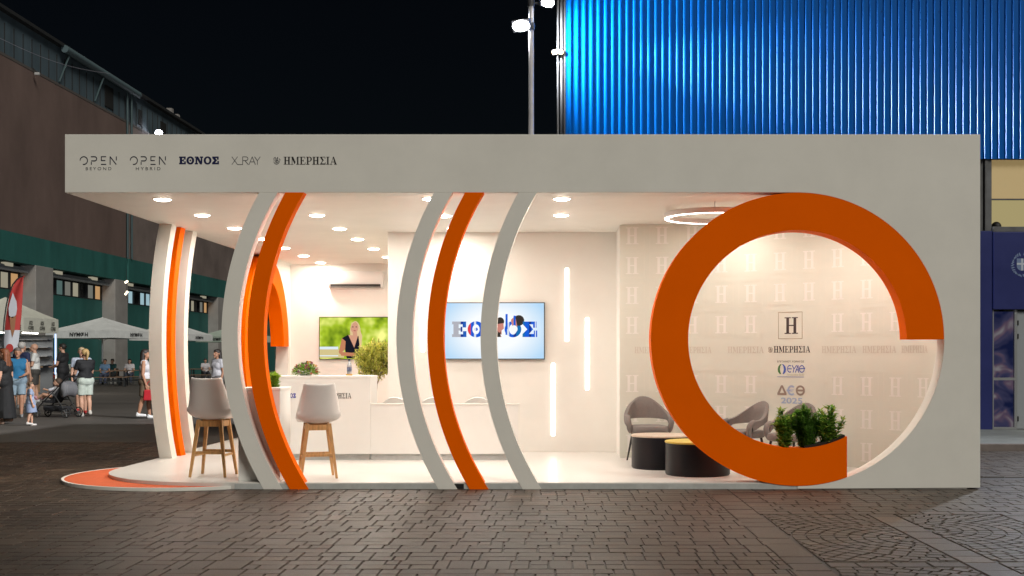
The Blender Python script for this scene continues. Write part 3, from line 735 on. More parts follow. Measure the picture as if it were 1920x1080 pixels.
fl_.build('blossoms', [mat('petal_pink', (.42, .14, .20), .6), mat('petal_yellow', (.75, .42, .02), .6), mat('petal_white', (.75, .7, .62), .6), mat('petal_plum', (.16, .05, .09), .6), mat('petal_rust', (.5, .12, .05), .6)], bq, recalc=False)
# bottle on a wooden block
bt = thing('water_bottle', 'clear bottle with a dark cap standing on a small wooden block', 'bottle', (xr(655, 1.235), yr(1.235), FL + 1.118 + .024))
MB().lathe([(.030, 0), (.033, .006), (.033, .095), (.030, .12), (.017, .155), (.014, .17), (.014, .178)], n=24).build('glass_body', mat('bottle_glass', (.62, .66, .70), .08, spec=.6, trans=.45), bt, smooth=50)
MB().lathe([(.0335, .03), (.0337, .032), (.0337, .088), (.0335, .09)], n=24).build('paper_label', mat('bottle_label', (.10, .13, .22), .5, var=.8, vscale=30), bt, smooth=30)
MB().lathe([(.0155, .176), (.0158, .198), (.013, .2)], n=16).build('cap', navy_ink, bt, smooth=40)
blk = MB().box(-.04, .04, -.04, .04, 0, .0235).build('wooden_block', mat('block_wood', (.55, .33, .10), .5), None, bevel=.002, loc=(xr(655, 1.235), yr(1.235), FL + 1.1182))
tag(blk, 'small square wooden block under the bottle on the bar', 'block')
# ------------------------------------------------------------------ ground
asph = mat('asphalt', (.080, .070, .060), .6, var=.34, vscale=.35, bump=.25, bscale=70, stretch=(.5, 1, 1))
g = MB(); g.add([(-300, -60, -.012), (300, -60, -.012), (300, 600, -.012), (-300, 600, -.012)], [(0, 1, 2, 3)])
struct(g.build('ground', asph))
# block paving in front: every block modelled, laid as one sheet
rng = random.Random(11)
pv = MB(); tones = []
def tile(poly, z=0.):
    c = Vector((sum(p[0] for p in poly) / len(poly), sum(p[1] for p in poly) / len(poly)))
    tx, ty = rng.uniform(-.006, .006), rng.uniform(-.006, .006); dz = rng.uniform(-.0015, .001) + z
    n = len(poly); top = []; low = []
    jit = [(rng.uniform(-.0018, .0018), rng.uniform(-.0018, .0018)) for _ in poly]
    for p, j in zip(poly, jit):
        q = Vector(p) + Vector(j); d = (q - c); L = d.length
        top.append((*(c + d * (1 - .006 / L * 1.2)), dz + d.x * tx + d.y * ty)); low.append((*(c + d * (1 - .002 / L)), -.0122))
    pv.add(top + low, [tuple(range(n))] + [(i, i + n, (i + 1) % n + n, (i + 1) % n) for i in range(n)])
    t = rng.uniform(.72, 1.22) * (1.0 if rng.random() > .06 else 1.5); tones.extend([t] * (n + 1))
def rect(x0, x1, y0, y1): tile([(x0, y0), (x1, y0), (x1, y1), (x0, y1)])
W_, H_ = .262, .34
G = .0033
PX0, PX1 = -13.0, 1.62
def under(x, y): return -5.15 < x < 4.4 and .35 < y < 9.5 and not (y < 1.7 and x < -4.2)
j = 0; y = -8.2
while y < 6.9:
    x = PX0 - rng.random() * W_
    lim = PX1 if y < 1.0 else 9.5
    if y >= 1.0: lim = 9.5
    while x < lim:
        w = W_ if x + W_ < lim else max(.06, lim - x)
        if not under(x, y):
            k = rng.random(); a, b, c, d = x + G, x + w - G, y + G, y + H_ - G; mx, my = x + w / 2, y + H_ / 2
            sx = x + w * rng.choice((.5, .5, .36, .64)); sy = y + H_ * .5
            if k < .34: rect(a, b, c, sy - G); rect(a, b, sy + G, d)
            elif k < .46: rect(a, sx - G, c, d); rect(sx + G, b, c, d)
            elif k < .66: rect(a, sx - G, c, sy - G); rect(sx + G, b, c, sy - G); rect(a, b, sy + G, d)
            elif k < .84: rect(a, b, c, sy - G); rect(a, sx - G, sy + G, d); rect(sx + G, b, sy + G, d)
            elif k < .93: rect(a, sx - G, c, sy - G); rect(sx + G, b, c, sy - G); rect(a, mx - G, sy + G, d); rect(mx + G, b, sy + G, d)
            else: rect(a, b, c, d)
        x += w
    y += H_
# border strips and fan panels on the right
def strip(x0, x1, y0, y1, L=.3):
    y = y0
    while y < y1 - .02:
        l = min(L * rng.uniform(.85, 1.15), y1 - y); rect(x0 + G, x1 - G, y + G, y + l - G); y += l
def cross_rows(x0, x1, y0, y1, h=.17):
    y = y0
    while y < y1 - .02:
        hh = min(h, y1 - y); x = x0
        while x < x1 - .02:
            l = min(rng.uniform(.2, .3), x1 - x); l = x1 - x if x1 - x - l < .08 else l
            rect(x + G, x + l - G, y + G, y + hh - G); x += l
        y += hh
def fan(x0, x1, y0, y1, cx, cy, step=.112):
    cells = 0; k = 1
    while k * step < 6:
        r0, r1 = k * step + .004, (k + 1) * step - .004; n = max(8, int(2 * PI * (r0 + r1) / 2 / .125)); off = rng.random()
        for i in range(n):
            a0, a1 = 2 * PI * (i + off) / n, 2 * PI * (i + 1 + off) / n
            da = .004 / r0; a0 += da; a1 -= da
            poly = [(cx + r0 * math.cos(a0), cy + r0 * math.sin(a0)), (cx + r1 * math.cos(a0), cy + r1 * math.sin(a0)), (cx + r1 * math.cos(a1), cy + r1 * math.sin(a1)), (cx + r0 * math.cos(a1), cy + r0 * math.sin(a1))]
            inside = sum(x0 < p[0] < x1 and y0 < p[1] < y1 for p in poly)
            if inside == 0: continue
            if inside < 4: poly = [(min(max(p[0], x0 + .004), x1 - .004), min(max(p[1], y0 + .004), y1 - .004)) for p in poly]
            ar = abs(sum(p[0] * q[1] - q[0] * p[1] for p, q in zip(poly, poly[1:] + poly[:1]))) / 2
            if ar > .0012: tile(poly)
        k += 1
YT = -2.0
strip(1.62, 1.88, -8.2, 1.0); cross_rows(1.88, 9.5, YT, 1.0)
for (x0, x1, c) in ((1.90, 2.86, 0), (3.12, 4.08, 1), (4.34, 5.3, 0), (5.56, 9.5, 1)):
    for i, (a, b) in enumerate(((YT - 2.5, YT - .02), (YT - 5.2, YT - 2.72), (-8.2, YT - 5.4))):
        if b - a > .5: fan(x0, x1, a, b, x1 + .05 if (c + i) % 2 == 0 else x0 - .05, a + (b - a) * (.42 if c == 0 else .62))
    for b in (YT - 2.72, YT - 5.4): cross_rows(x0, x1, b + .01, b + .2)
    if x1 < 9: strip(x1 + .01, x1 + .25, -8.2, YT)
pv.add([(-13.2, -8.3, -.0108), (9.5, -8.3, -.0108), (9.5, 6.95, -.0108), (-13.2, 6.95, -.0108)], [(0, 1, 2, 3)]); tones.append(.32)
paver = mat('paving_block', (.058, .047, .040), .6, bump=.35, bscale=160)
nt = paver.node_tree; bs = nt.nodes['Principled BSDF']
at_ = nt.nodes.new('ShaderNodeAttribute'); at_.attribute_name = 'tone'
tc = nt.nodes.new('ShaderNodeTexCoord')
def nz(scale, detail=4):
    n = nt.nodes.new('ShaderNodeTexNoise'); n.inputs['Scale'].default_value = scale; n.inputs['Detail'].default_value = detail; nt.links.new(tc.outputs['Object'], n.inputs['Vector']); return n
n1, n2 = nz(.55), nz(38, 6)
rp = nt.nodes.new('ShaderNodeValToRGB'); rp.color_ramp.elements[0].position = .33; rp.color_ramp.elements[1].position = .68
rp.color_ramp.elements[0].color = (.047, .0315, .0215, 1); rp.color_ramp.elements[1].color = (.076, .0525, .036, 1)
nt.links.new(n1.outputs['Fac'], rp.inputs[0])
mx = nt.nodes.new('ShaderNodeMix'); mx.data_type = 'RGBA'; mx.blend_type = 'MULTIPLY'; mx.inputs['Factor'].default_value = 1
nt.links.new(rp.outputs[0], mx.inputs['A']); nt.links.new(at_.outputs['Color'], mx.inputs['B'])
mr = nt.nodes.new('ShaderNodeMapRange'); mr.inputs['From Min'].default_value = .3; mr.inputs['From Max'].default_value = .7; mr.inputs['To Min'].default_value = .7; mr.inputs['To Max'].default_value = 1.25
nt.links.new(n2.outputs['Fac'], mr.inputs[0])
mx2 = nt.nodes.new('ShaderNodeMix'); mx2.data_type = 'RGBA'; mx2.blend_type = 'MULTIPLY'; mx2.inputs['Factor'].default_value = 1
nt.links.new(mx.outputs['Result'], mx2.inputs['A']); nt.links.new(mr.outputs[0], mx2.inputs['B']); nt.links.new(mx2.outputs['Result'], bs.inputs['Base Color'])
mr2 = nt.nodes.new('ShaderNodeMapRange'); mr2.inputs['To Min'].default_value = .36; mr2.inputs['To Max'].default_value = .64
nt.links.new(n1.outputs['Fac'], mr2.inputs[0]); nt.links.new(mr2.outputs[0], bs.inputs['Roughness'])
po = struct(pv.build('pavement', paver, recalc=True))
ca = po.data.attributes.new('tone', 'FLOAT_COLOR', 'FACE')
for i, t in enumerate(tones): ca.data[i].color = (t, t * rng.uniform(.97, 1.01), t * .97, 1)
# litter of pale specks / leaves on the asphalt would be uncountable: one object
sp = MB(); 
for k in range(160):
    x, y = rng.uniform(-12, 8), rng.uniform(-4, 12)
    if -5.9 < x < 4.7 and y > -.25: continue
    s = rng.uniform(.006, .02); p = Vector((x, y, .004)); leaf(sp, p, Vector((rng.uniform(-1, 1), rng.uniform(-1, 1), .15)), Vector((0, 0, 1)), s * 2, s)
o = sp.build('litter', mat('litter_pale', (.30, .26, .20), .8), recalc=False); o['kind'] = 'stuff'
# sidewalk and kerb on the right
SY0, FY_ = 5.2, 8.83
conc = mat('sidewalk_concrete', (.20, .21, .20), .55, var=.25, vscale=2.5, bump=.15)
sw = MB(); rw = random.Random(5)
x = 4.8
struct(MB().box(-1.5, 22, SY0 + .14, FY_ + .4, -.012, .1).build('sidewalk', conc, bevel=.004))
kb = MB(); x = -1.5
while x < 22: kb.box(x + .003, x + .997, SY0, SY0 + .136, -.012, .104); x += 1
struct(kb.build('kerb', mat('kerb_stone', (.17, .14, .13), .7, var=.2, vscale=5), bevel=.008))

# ------------------------------------------------------------------ blue hall on the right
hall = thing('blue_hall', 'tall hall clad in bright blue corrugated metal over navy ground floor panels', 'building', (.2, FY_, 0))
corr = mat('blue_metal', (.0, .112, .46), .29, metal=.08, spec=.3)
PIT = 13.4 * 1.69 / PXM
cm = MB(); prof = []; X = 0
while X < 13: prof += [(X, 0), (X + .05, 0), (X + .074, -.034), (X + .098, -.034), (X + .116, 0)]; X += PIT
zb, ztp = EYE - (298 - VY) * 1.69 / PXM, 12.5
n = len(prof); cm.add([(x, y, zb) for x, y in prof] + [(x, y, ztp) for x, y in prof], [(i, i + 1, n + i + 1, n + i) for i in range(n - 1)])
cm.build('corrugated_cladding', corr, hall, recalc=False)
scr = MB()
for k in range(0, 98, 4):
    for z in (EYE - (124 - VY) * 1.69 / PXM, EYE - (22 - VY) * 1.69 / PXM): scr.sphere((k * PIT + .03, -.004, z), .008, 8, 5)
scr.build('screws', mat('screw_dark', (.01, .03, .12), .5), hall)
dwall = mat('hall_side', (.05, .05, .06), .7, var=.2)
navy = mat('navy_panel', (.010, .018, .13), .45, var=.12, vscale=1.2)
MB().box(.0, 13, .02, .12, zb, ztp).build('upper_wall', dwall, hall)
MB().box(-.03, 0, -.01, 12, 0, ztp).build('side_wall', dwall, hall)
HX = lambda px: xr(px, 1.69) - .2
HZ = lambda py: EYE - (py - VY) * 1.69 / PXM
MB().box(0, HX(1838), .02, .2, .1, zb).build('wall', navy, hall)
MB().box(HX(1838), HX(1861), .0, .2, .1, HZ(433)).build('wall', navy, hall, bevel=.004)
gm = mat('grey_post', (.11, .11, .115), .5, var=.2)
for a, b, y0 in ((1838, 1845, .06), (1848, 1860.5, .03)): MB().box(HX(a), HX(b), y0, y0 + .12, HZ(432.5), zb).build('post', gm, hall, bevel=.004)
MB().box(HX(1861.5), 13, -.03, .2, HZ(580), HZ(435)).build('fascia_sign', navy, hall, bevel=.006)
MB().box(HX(1861.5), 13, -.01, .15, HZ(434.5), HZ(425)).build('window_sill', gm, hall, bevel=.004)
wd = MB(); wd.box(HX(1862), 13, 1.9, 2.0, HZ(425), zb + .05, 0)
win = wd.build('lit_room', glow('room_cream', (.60, .50, .24), .62), hall)
MB().box(HX(1862), 13, .12, .15, HZ(371), zb).build('blind', mat('tan_blind', (.40, .32, .19), .7, emit=(.42, .30, .13), estr=.55), hall)
MB().box(HX(1862), 13, .09, .115, HZ(371) - .03, HZ(371) - .002).build('window_bar', gm, hall)
# ground floor entrance
def door_img(nt, e):
    tc = nt.nodes.new('ShaderNodeTexCoord'); mp = nt.nodes.new('ShaderNodeMapping'); mp.inputs['Rotation'].default_value = (.3, .5, .4); nt.links.new(tc.outputs['Object'], mp.inputs[0])
    n = nt.nodes.new('ShaderNodeTexNoise'); n.inputs['Scale'].default_value = 2.6; n.inputs['Detail'].default_value = 2; n.inputs['Distortion'].default_value = .8; nt.links.new(mp.outputs[0], n.inputs['Vector'])
    r = nt.nodes.new('ShaderNodeValToRGB'); el = r.color_ramp.elements; el[0].position = .35; el[0].color = (.012, .018, .07, 1); el[1].position = .68; el[1].color = (.30, .28, .30, 1)
    x = el.new(.5); x.color = (.06, .06, .13, 1); x = el.new(.58); x.color = (.15, .10, .15, 1)
    nt.links.new(n.outputs['Fac'], r.inputs[0]); nt.links.new(r.outputs[0], e.inputs[0]); e.inputs[1].default_value = .5
alu = mat('aluminium', (.32, .33, .34), .4, metal=.5)
dr = MB(); dr.box(HX(1863.5), HX(1903), .08, .1, HZ(802), HZ(584)); dr.build('reflecting_glass', img_mat('reflection_picture', door_img), hall)  # screen reflections in the door glass, painted as emitted colour
fr = MB()
for a, b, c, d in ((1862, 1864, 805, 581), (1903, 1908, 805, 581), (1864, 1903, 713, 708), (1864, 1903, 805, 801)): fr.box(HX(a), HX(b), .02, .12, HZ(c), HZ(d))
fr.build('door_frame', alu, hall)
dl = MB().box(HX(1909), HX(1909) + .95, .05, .09, .11, HZ(584)).build('door', mat('grey_door', (.30, .32, .34), .45), hall, bevel=.004)
for py in (610, 635, 790): MB().cone((HX(1909) + .012, .04, HZ(py)), (HX(1909) + .012, .04, HZ(py) + .09), .014, .014, 10).build('hinge', black_m, dl)
MB().box(HX(1909) + .96, 13, .06, .2, .1, HZ(580)).build('wall', navy, hall)
# emblem: shield with a cross in a wreath
em = MB(); cx, cz, uu = HX(1915), HZ(497), 1.69 / PXM
E = lambda u, v, l: (cx + u * uu, -.03 - l, cz + v * uu)
shield = [(-10, 12), (10, 12), (10, -2)] + [(10 * math.cos(R(a)), -2 - 9 * math.sin(R(a))) for a in range(20, 180, 20)] + [(-10, -2)]
lettering(em, [shield], E, 0, .003); 
for q in (rc(-10, 2.3, -2, 3.8), ): pass
for q in (rc(-1.8, -10.5, 1.8, 12), rc(-9.8, .2, -1.8, 3.8), rc(1.8, .2, 9.8, 3.8)): lettering(em, [q], E, 1, .006)
for s in (-1, 1):
    for a in range(-80, 81, 13):
        c_ = (s * 18 * math.cos(R(a)), 20 * math.sin(R(a)))
        lettering(em, [[(c_[0] + 4.2 * math.cos(R(a + o_)) * q, c_[1] + 4.2 * math.sin(R(a + o_)) * q) for o_, q in ((20, 1), (110 * s, .55), (200, .9), (-70 * s, .55))]], E, 0, .004)
em.build('emblem', [mat('emblem_blue', (.16, .22, .38), .5), mat('emblem_white', (.50, .55, .62), .5)], hall, recalc=False)
# pipes on the hall corner
for x_, r_ in ((-.07, .028), (-.14, .02)): MB().cone((x_, .1, 0), (x_, .1, 11), r_, r_, 10).build('drain_pipe', mat('pipe_grey', (.25, .25, .26), .4, metal=.4), hall, smooth=40)

# ------------------------------------------------------------------ lamp post with floodlights
rP = 1.625
lp = thing('floodlight_post', 'tall pale lamp post with two glaring white floodlights beside the blue hall', 'lamp post', (xr(996, rP), yr(rP), .1))
post = MB(); post.lathe([(.13, 0), (.13, .02), (.062, .03), (.058, 1.2), (.043, 7.6)], n=20); post.build('post', mat('galvanised_pole', (.62, .59, .61), .42, metal=.1, var=.1), lp, smooth=40)
flood_lens = glow('flood_lens', (.95, .98, 1), 55)
def flood(p, tgt, w, h, parent, lensm, aim_name='floodlight'):
    p = Vector(p); d = (Vector(tgt) - p).normalized(); q = d.to_track_quat('Z', 'Y').to_matrix().to_4x4()
    M = Matrix.Translation(p) @ q
    hd = MB(); hd.box(-w / 2, w / 2, -h / 2, h / 2, -.09, -.002, M=M)
    for k in range(5): hd.box(-w / 2 + .02, w / 2 - .02, -h / 2 + .03 + k * (h - .06) / 4 - .004, -h / 2 + .03 + k * (h - .06) / 4 + .004, -.13, -.09, M=M)
    o = hd.build(aim_name, mat('flood_housing', (.10, .10, .11), .5), parent, bevel=.004)
    le = MB(); le.sphere((0, 0, 0), 1, 24, 12, sc=(w / 2 - .004, h / 2 - .004, .05)); le.v = [tuple(M @ Vector(v)) for v in le.v]; le.build('lens', lensm, o, smooth=60)
    br = MB(); 
    return M
z1 = -.1 + EYE - (50 - VY) * rP / PXM; z2 = -.1 + EYE - (6 - VY) * rP / PXM
flood((xr(977, rP) - lp.location.x, -.05, z1), (-3.2, -6.5, 3.5), .34, .20, lp, flood_lens)
flood((xr(1027, rP) - lp.location.x, -.05, z2), (3.0, -4.5, 4.5), .26, .17, lp, flood_lens)
ab = MB(); ab.tube([(0, 0, z1), (-.06, -.02, z1), (-.13, .03, z1)], .018, 8); ab.tube([(0, 0, z2), (.1, 0, z2), (.2, .03, z2)], .018, 8); ab.cone((0, 0, z1 - .06), (0, 0, z1 + .06), .06, .06, 14); ab.cone((0, 0, z2 - .06), (0, 0, z2 + .06), .06, .06, 14)
ab.build('bracket', mat('bracket_dark', (.06, .06, .065), .5), lp, smooth=40)
wl = thing('wall_floodlight', 'small warm twin lamp on the corner of the blue hall', 'wall lamp', (xr(1046, 1.69), FY_ - .05, HZ(99)))
wg = glow('warm_flood', (1, .72, .42), 16)
flood((-.05, 0, 0), (-2, -4, -1), .13, .09, wl, wg, 'lamp_head'); flood((.055, 0, .0), (3, -4, -1), .09, .09, wl, wg, 'lamp_head')
MB().tube([(0, .03, -.02), (.0, .04, -.15), (.06, .05, -.2)], .012, 8).build('bracket', MATS['bracket_dark'], wl, smooth=40)

def spot(name, loc, tgt, w, ang, col, blend=.6, rad=.15):
    l = bpy.data.lights.new(name, 'SPOT'); l.energy = w; l.spot_size = R(ang); l.spot_blend = blend; l.color = col; l.shadow_soft_size = rad
    o = bpy.data.objects.new(name, l); COL.objects.link(o); o.location = loc
    o.rotation_euler = (Vector(tgt) - Vector(loc)).to_track_quat('-Z', 'Y').to_euler(); return o
spot('floodlight_lamp', (xr(977, rP) - .1, yr(rP) + .14, z1 + .1), (11, FY_, 5.4), 2700, 114, (.90, .96, 1), 1, .1)
spot('floodlight_lamp', (xr(977, rP) - .1, yr(rP) + .16, z1 + .1), (11.5, FY_, 5.6), 6500, 30, (.90, .96, 1), 1, .08)
spot('floodlight_lamp', (xr(977, rP) - .25, yr(rP) - .3, z1 + .1), (-24, 22, 2), 8500, 110, (.95, .97, 1), .7)

w2 = thing('wall_floodlight', 'white floodlight on the blue hall that lights the street beside the pavilion', 'wall lamp', (10.2, FY_ - .25, 6.6))
flood((0, 0, 0), (-5, -9, -6.6), .4, .28, w2, flood_lens, 'lamp_head'); MB().tube([(0, .05, .02), (0, .28, .1)], .03, 8).build('bracket', MATS['bracket_dark'], w2)
spot('floodlight_lamp', (10.1, FY_ - .5, 6.5), (4.5, -3, 0), 1300, 100, (.92, .96, 1), .6, .12)
# ------------------------------------------------------------------ exhibition hall on the left
BX = 28.0
def br(px): return PXM * BX / (VX - px)
def by(px): return yr(br(px))
def bz(px, py): return EYE - (py - VY) * br(px) / PXM
lh = thing('long_hall', 'long dark concrete hall with a teal band and a strip of lit windows', 'building', (-BX, 30, 0))
Y0, Y1 = 0, 78
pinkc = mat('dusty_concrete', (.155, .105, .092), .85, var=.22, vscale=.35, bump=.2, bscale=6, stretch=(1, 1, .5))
teal = mat('teal_paint', (.024, .13, .118), .7, var=.22, vscale=.5, stretch=(1, 1.5, .3))
attic_m = mat('attic_sheet', (.075, .11, .135), .6, var=.25, vscale=.6, stretch=(1, 2, .3))
colm = mat('column_concrete', (.32, .305, .295), .75, var=.15, vscale=.8)
dark = mat('dark_trim', (.02, .022, .024), .7)
zt0, zt1, zp, zr = 6.35, 7.86, 16.74, 18.97
yj = by(238) - 30
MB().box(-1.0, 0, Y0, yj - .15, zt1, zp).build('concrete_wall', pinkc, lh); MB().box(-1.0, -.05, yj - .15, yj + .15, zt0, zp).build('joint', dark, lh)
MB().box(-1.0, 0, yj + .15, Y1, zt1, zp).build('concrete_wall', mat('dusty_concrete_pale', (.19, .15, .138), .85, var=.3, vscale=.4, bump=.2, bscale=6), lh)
MB().box(-.9, .06, Y0, yj - .15, zt0, zt1 - .01).build('teal_band', teal, lh); MB().box(-.9, .06, yj + .15, Y1, zt0, zt1 - .01).build('teal_band', teal, lh)
MB().box(-20, -1.0, Y0, Y1, 0, zp).build('rear_block', dark, lh)
MB().box(-1.0, -.75, Y0, Y1, 0, 4.98).build('lower_wall', teal, lh)
rb_ = MB().box(-1.0, -.1, Y0, Y1, zp, zr); y = Y0 + .3
while y < Y1: rb_.box(-.1, -.06, y, y + .05, zp + .13, zr - .5, 1); y += 1.05
rb_.build('attic', [attic_m, dark], lh)

MB().box(-1.0, .02, Y0, Y1, zp - .02, zp + .12).build('ledge', mat('ledge_grey', (.10, .09, .085), .8), lh)
rf = MB().box(-20, .25, Y0, Y1, zr, zr + .18).build('roof', dark, lh)
yg = by(112) - 30; yg2 = by(252) - 30
MB().cone((.28, yg, zr - .12), (.28, yg2, zr - .12), .22, .22, 12).build('gutter', mat('gutter_teal', (.10, .15, .17), .6), lh, smooth=40)
for px in (122, 187): 
    pp = MB(); y = by(px) - 30; pp.tube([(.3, y, zr - .2), (.05, y - .9, zp + .2)], .05, 6); pp.build('stay_rod', mat('pipe_teal', (.06, .10, .11), .6), lh, smooth=40)
for px in (236, 244): MB().tube([(.1, by(px) - 30, zr - .2), (.12, by(px) - 30, zt1)], .07, 8).build('downpipe', MATS['pipe_teal'], lh, smooth=40)
dk = MB()
for a, b, q in ((199, 214, .0), (262, 268, .3), (303, 313, .2)):
    dk.box(-.1, -.04, by(a) - 30, by(b) - 30, zp + .35, zr - .55 - q)
dk.build('broken_opening', black_m, lh)
for px, h in ((318, 1.3), (330, 1.15)):
    y = yr(PXM * 30 / (VX - px)) - 30; MB().box(-2.2, -1.8, y - .12, y + .35, zr + .18, zr + .5 + h).build('chimney', colm, rf)
# columns
COLS = [40.1 + 11.4 * k for k in range(6)]
for c in COLS:
    MB().box(-.75, .10, c - 1.15 - 30, c + 1.05 - 30, 0, zt0 - .002).build('column', colm, lh, bevel=.03)
rw = random.Random(4)
pane_m = [glow('pane_warm', (.62, .36, .16), .8), glow('pane_cream', (.50, .46, .34), .62), glow('pane_teal', (.10, .16, .15), .8), glow('pane_grey', (.22, .22, .19), .7), glow('pane_ice', (.35, .52, .58), .9), mat('pane_dark', (.02, .022, .025), .2)]
seq = [0, 5, 2, 3, 3, 2, 0, 3, 4, 4, 0, 5, 3, 2]
k = 0
for i, c in enumerate(COLS[:-1]):
    y = c + 1.15; n = 8; wdt = (11.4 - 2.3) / n
    for j in range(n):
        a = y + j * wdt - 30; t_ = MB()
        for q in ((a, a + .04), (a + wdt - .04, a + wdt - .002)): t_.box(-.95, -.74, q[0], q[1], 4.98, 5.92)
        t_.box(-.95, -.74, a + .04, a + wdt - .04, 4.98, 5.04); t_.box(-.95, -.74, a + .04, a + wdt - .04, 5.86, 5.92)
        f = t_.build('window', dark, lh)
        mi = (0, 5, 2, 3, 1, 5, 3, 0)[j] if i % 2 == 1 else (3, 1, 4, 5, 4, 4, 0, 1)[j] if i == 2 else rw.choice((0, 1, 3, 3, 2, 4))
        MB().box(-.9, -.86, a + .04, a + wdt - .04, 5.04, 5.86).build('pane', pane_m[mi], f)
    so = MB(); so.box(-.74, -.3, y - 30, y + 9.1 - 30, 6.0, 6.06); so.cone((-.35, y - 30, 5.98), (-.35, y + 9.1 - 30, 5.98), .09, .09, 8); so.cone((-.6, y - 30, 6.14), (-.6, y + 9.1 - 30, 6.14), .12, .12, 8); so.build('pipe_run', mat('soffit_pipe', (.34, .36, .38), .5), lh)
tl = MB()
for i, c in enumerate(COLS[:-1]):
    for q in (1.6, 6.8): tl.box(-.7, -.45, c + 1.15 + q - 30, c + 2.0 + q - 30, 6.16, 6.34)
tl.build('tube_light', pane_m[1], lh)
# floodlight high on the long hall
y = by(283); hl = thing('roof_floodlight', 'bright white floodlight high on the long hall, over the pavilion roof edge', 'wall lamp', (-BX + .55, y, bz(283, 249)))
flood((0, 0, 0), (2, -4, -1.5), .5, .4, hl, glow('far_flood', (.85, .88, 1), 40), 'lamp_head')
MB().tube([(0, .1, 0), (-.3, .12, -.1), (-.66, .1, -.1)], .04, 8).build('bracket', dark, hl)
cam_ = thing('wall_camera', 'little pale security camera under the attic of the long hall', 'camera', (-BX + .25, by(60), bz(60, 138)))
MB().box(-.1, .15, -.07, .07, -.08, .06).build('housing', mat('camera_pale', (.5, .5, .5), .5), cam_, bevel=.02); MB().cone((0, 0, .06), (-.2, 0, .3), .03, .03, 8).build('bracket', dark, cam_)
# overhead cable
cb = MB(); A = at(-40, 52, 3.6); B = at(206, 138, 5.2); pts = [A.lerp(B, k / 16) - Vector((0, 0, .35 * math.sin(PI * k / 16))) for k in range(17)]
o = cb.tube(pts, .012, 6).build('overhead_cable', mat('cable_pale', (.35, .35, .42), .5), smooth=50); tag(o, 'thin pale cable crossing the night sky before the long hall', 'cable')
st = thing('bulb_string', 'short string of small lit bulbs hanging beside the teal wall', 'string lights', at(237, 520, 5.6))
zz = [0, -.32, -.36, -.62, -1.05, -1.2]
MB().tube([(0, 0, .5), (0, 0, -1.3)], .012, 6).build('wire', dark, st)
for k, z in enumerate((-.25, -.30, -.9, -1.02)): MB().sphere((.04 * (-1) ** k, 0, z), .07, 8, 6).build('bulb', glow('bulb_warm', (1, .85, .6), 5), st)
# ------------------------------------------------------------------ parasols, stall, flag, tables
canvas = mat('canvas_white', (.68, .70, .70), .8, var=.12, vscale=2, bump=.1, bscale=12)
canvas_g = mat('canvas_green', (.42, .50, .43), .8, var=.12, vscale=2)
pole_m = mat('pole_white', (.82, .83, .82), .4)
def square_roof(name, lab, cat, c, half, zv0, zv1, zap, rot, word, cm, group=None, small=None, pole=True, roofword=False):
    t = thing(name, lab, cat, (c[0], c[1], -.012), rot, group)
    K = [(-half, -half), (half, -half), (half, half), (-half, half)]
    mb = MB(); n = 8; vs = []; fs = []
    for (a, b) in zip(K, K[1:] + K[:1]):
        o = len(vs)
        for i in range(n + 1):
            f = i / n; q = f; sag = -.10 * math.sin(PI * f) * (zap - zv1) / 1.2
            for j in range(9):
                u = j / 8; p = (Vector(a) * (1 - u) + Vector(b) * u) * q
                vs.append((p.x, p.y, zap + (zv1 - zap) * f + sag * (.4 + .6 * (1 - abs(2 * u - 1)))))
        fs += [(o + i * 9 + j, o + i * 9 + j + 1, o + (i + 1) * 9 + j + 1, o + (i + 1) * 9 + j) for i in range(n) for j in range(8)]
    mb.add(vs, fs); cn = mb.build('canopy', cm, t, smooth=35)
    va = MB()
    for (a, b) in zip(K, K[1:] + K[:1]):
        A, B = Vector(a), Vector(b); N = 12; vs = []
        for j in range(N + 1):
            p = A.lerp(B, j / N); s = 1 + .004 * math.sin(j * 2.3)
            vs += [(p.x * s, p.y * s, zv1), (p.x * s * 1.004, p.y * s * 1.004, zv0 - .02 * math.sin(PI * j / N))]
        va.add(vs, [(2 * j, 2 * j + 2, 2 * j + 3, 2 * j + 1) for j in range(N)])
    vo = va.build('valance', cm, t, smooth=30)
    if word:
        lt = MB(); hh = (zv1 - zv0)
        for k in range(4):
            a, b = Vector(K[k]), Vector(K[(k + 1) % 4]); d = (b - a).normalized(); nn = Vector((d.y, -d.x)); L = (b - a).length
            fn = lambda u, v, l: ((a + d * u + nn * (l + .03)).x, (a + d * u + nn * (l + .03)).y, v)
            for (w_, hq, wq, uc, vc) in word(k):
                lettering(lt, font_polys(w_, hq * hh, L * uc - wq * L / 2, zv0 + hh * vc, wq * L, bold=.03), fn, 0, .01)
        lt.build('lettering', black_ink, vo, recalc=False)
    if pole:
        MB().cone((0, 0, 0), (0, 0, zap), .045, .04, 12).build('pole', pole_m, t, smooth=40)
        bs_ = MB(); bs_.box(-.5, .5, -.5, .5, 0, .12); bs_.build('base', mat('base_concrete', (.22, .22, .21), .8), t, bevel=.02)
        rbm = MB()
        for (a, b) in K: rbm.cone((a * .03, b * .03, zap - .15), (a * .98, b * .98, zv1 - .03), .02, .02, 6); rbm.cone((a * .03, b * .03, zv0 - .1), (a * .5, b * .5, (zap + zv1) / 2 - .14), .015, .015, 6)
        rbm.build('ribs', pole_m, t)
    return t
beer = lambda k: [('NYMΦH', .5, .20, .5, .22), ('ΠΟΤΟ', .14, .07, .1, .5), ('ΜΠΥΡΑ ΖΥΘΟΣ', .12, .16, .1, .25), ('ΜΠΥΡΑ ΖΥΘΟΣ', .12, .16, .86, .5), ('ΕΛΛΑΔΑ', .12, .12, .86, .25)]
beer = lambda k: [('NYMΦH', .6, .27, .5, .2)]
g = 'square parasols over the outdoor tables'
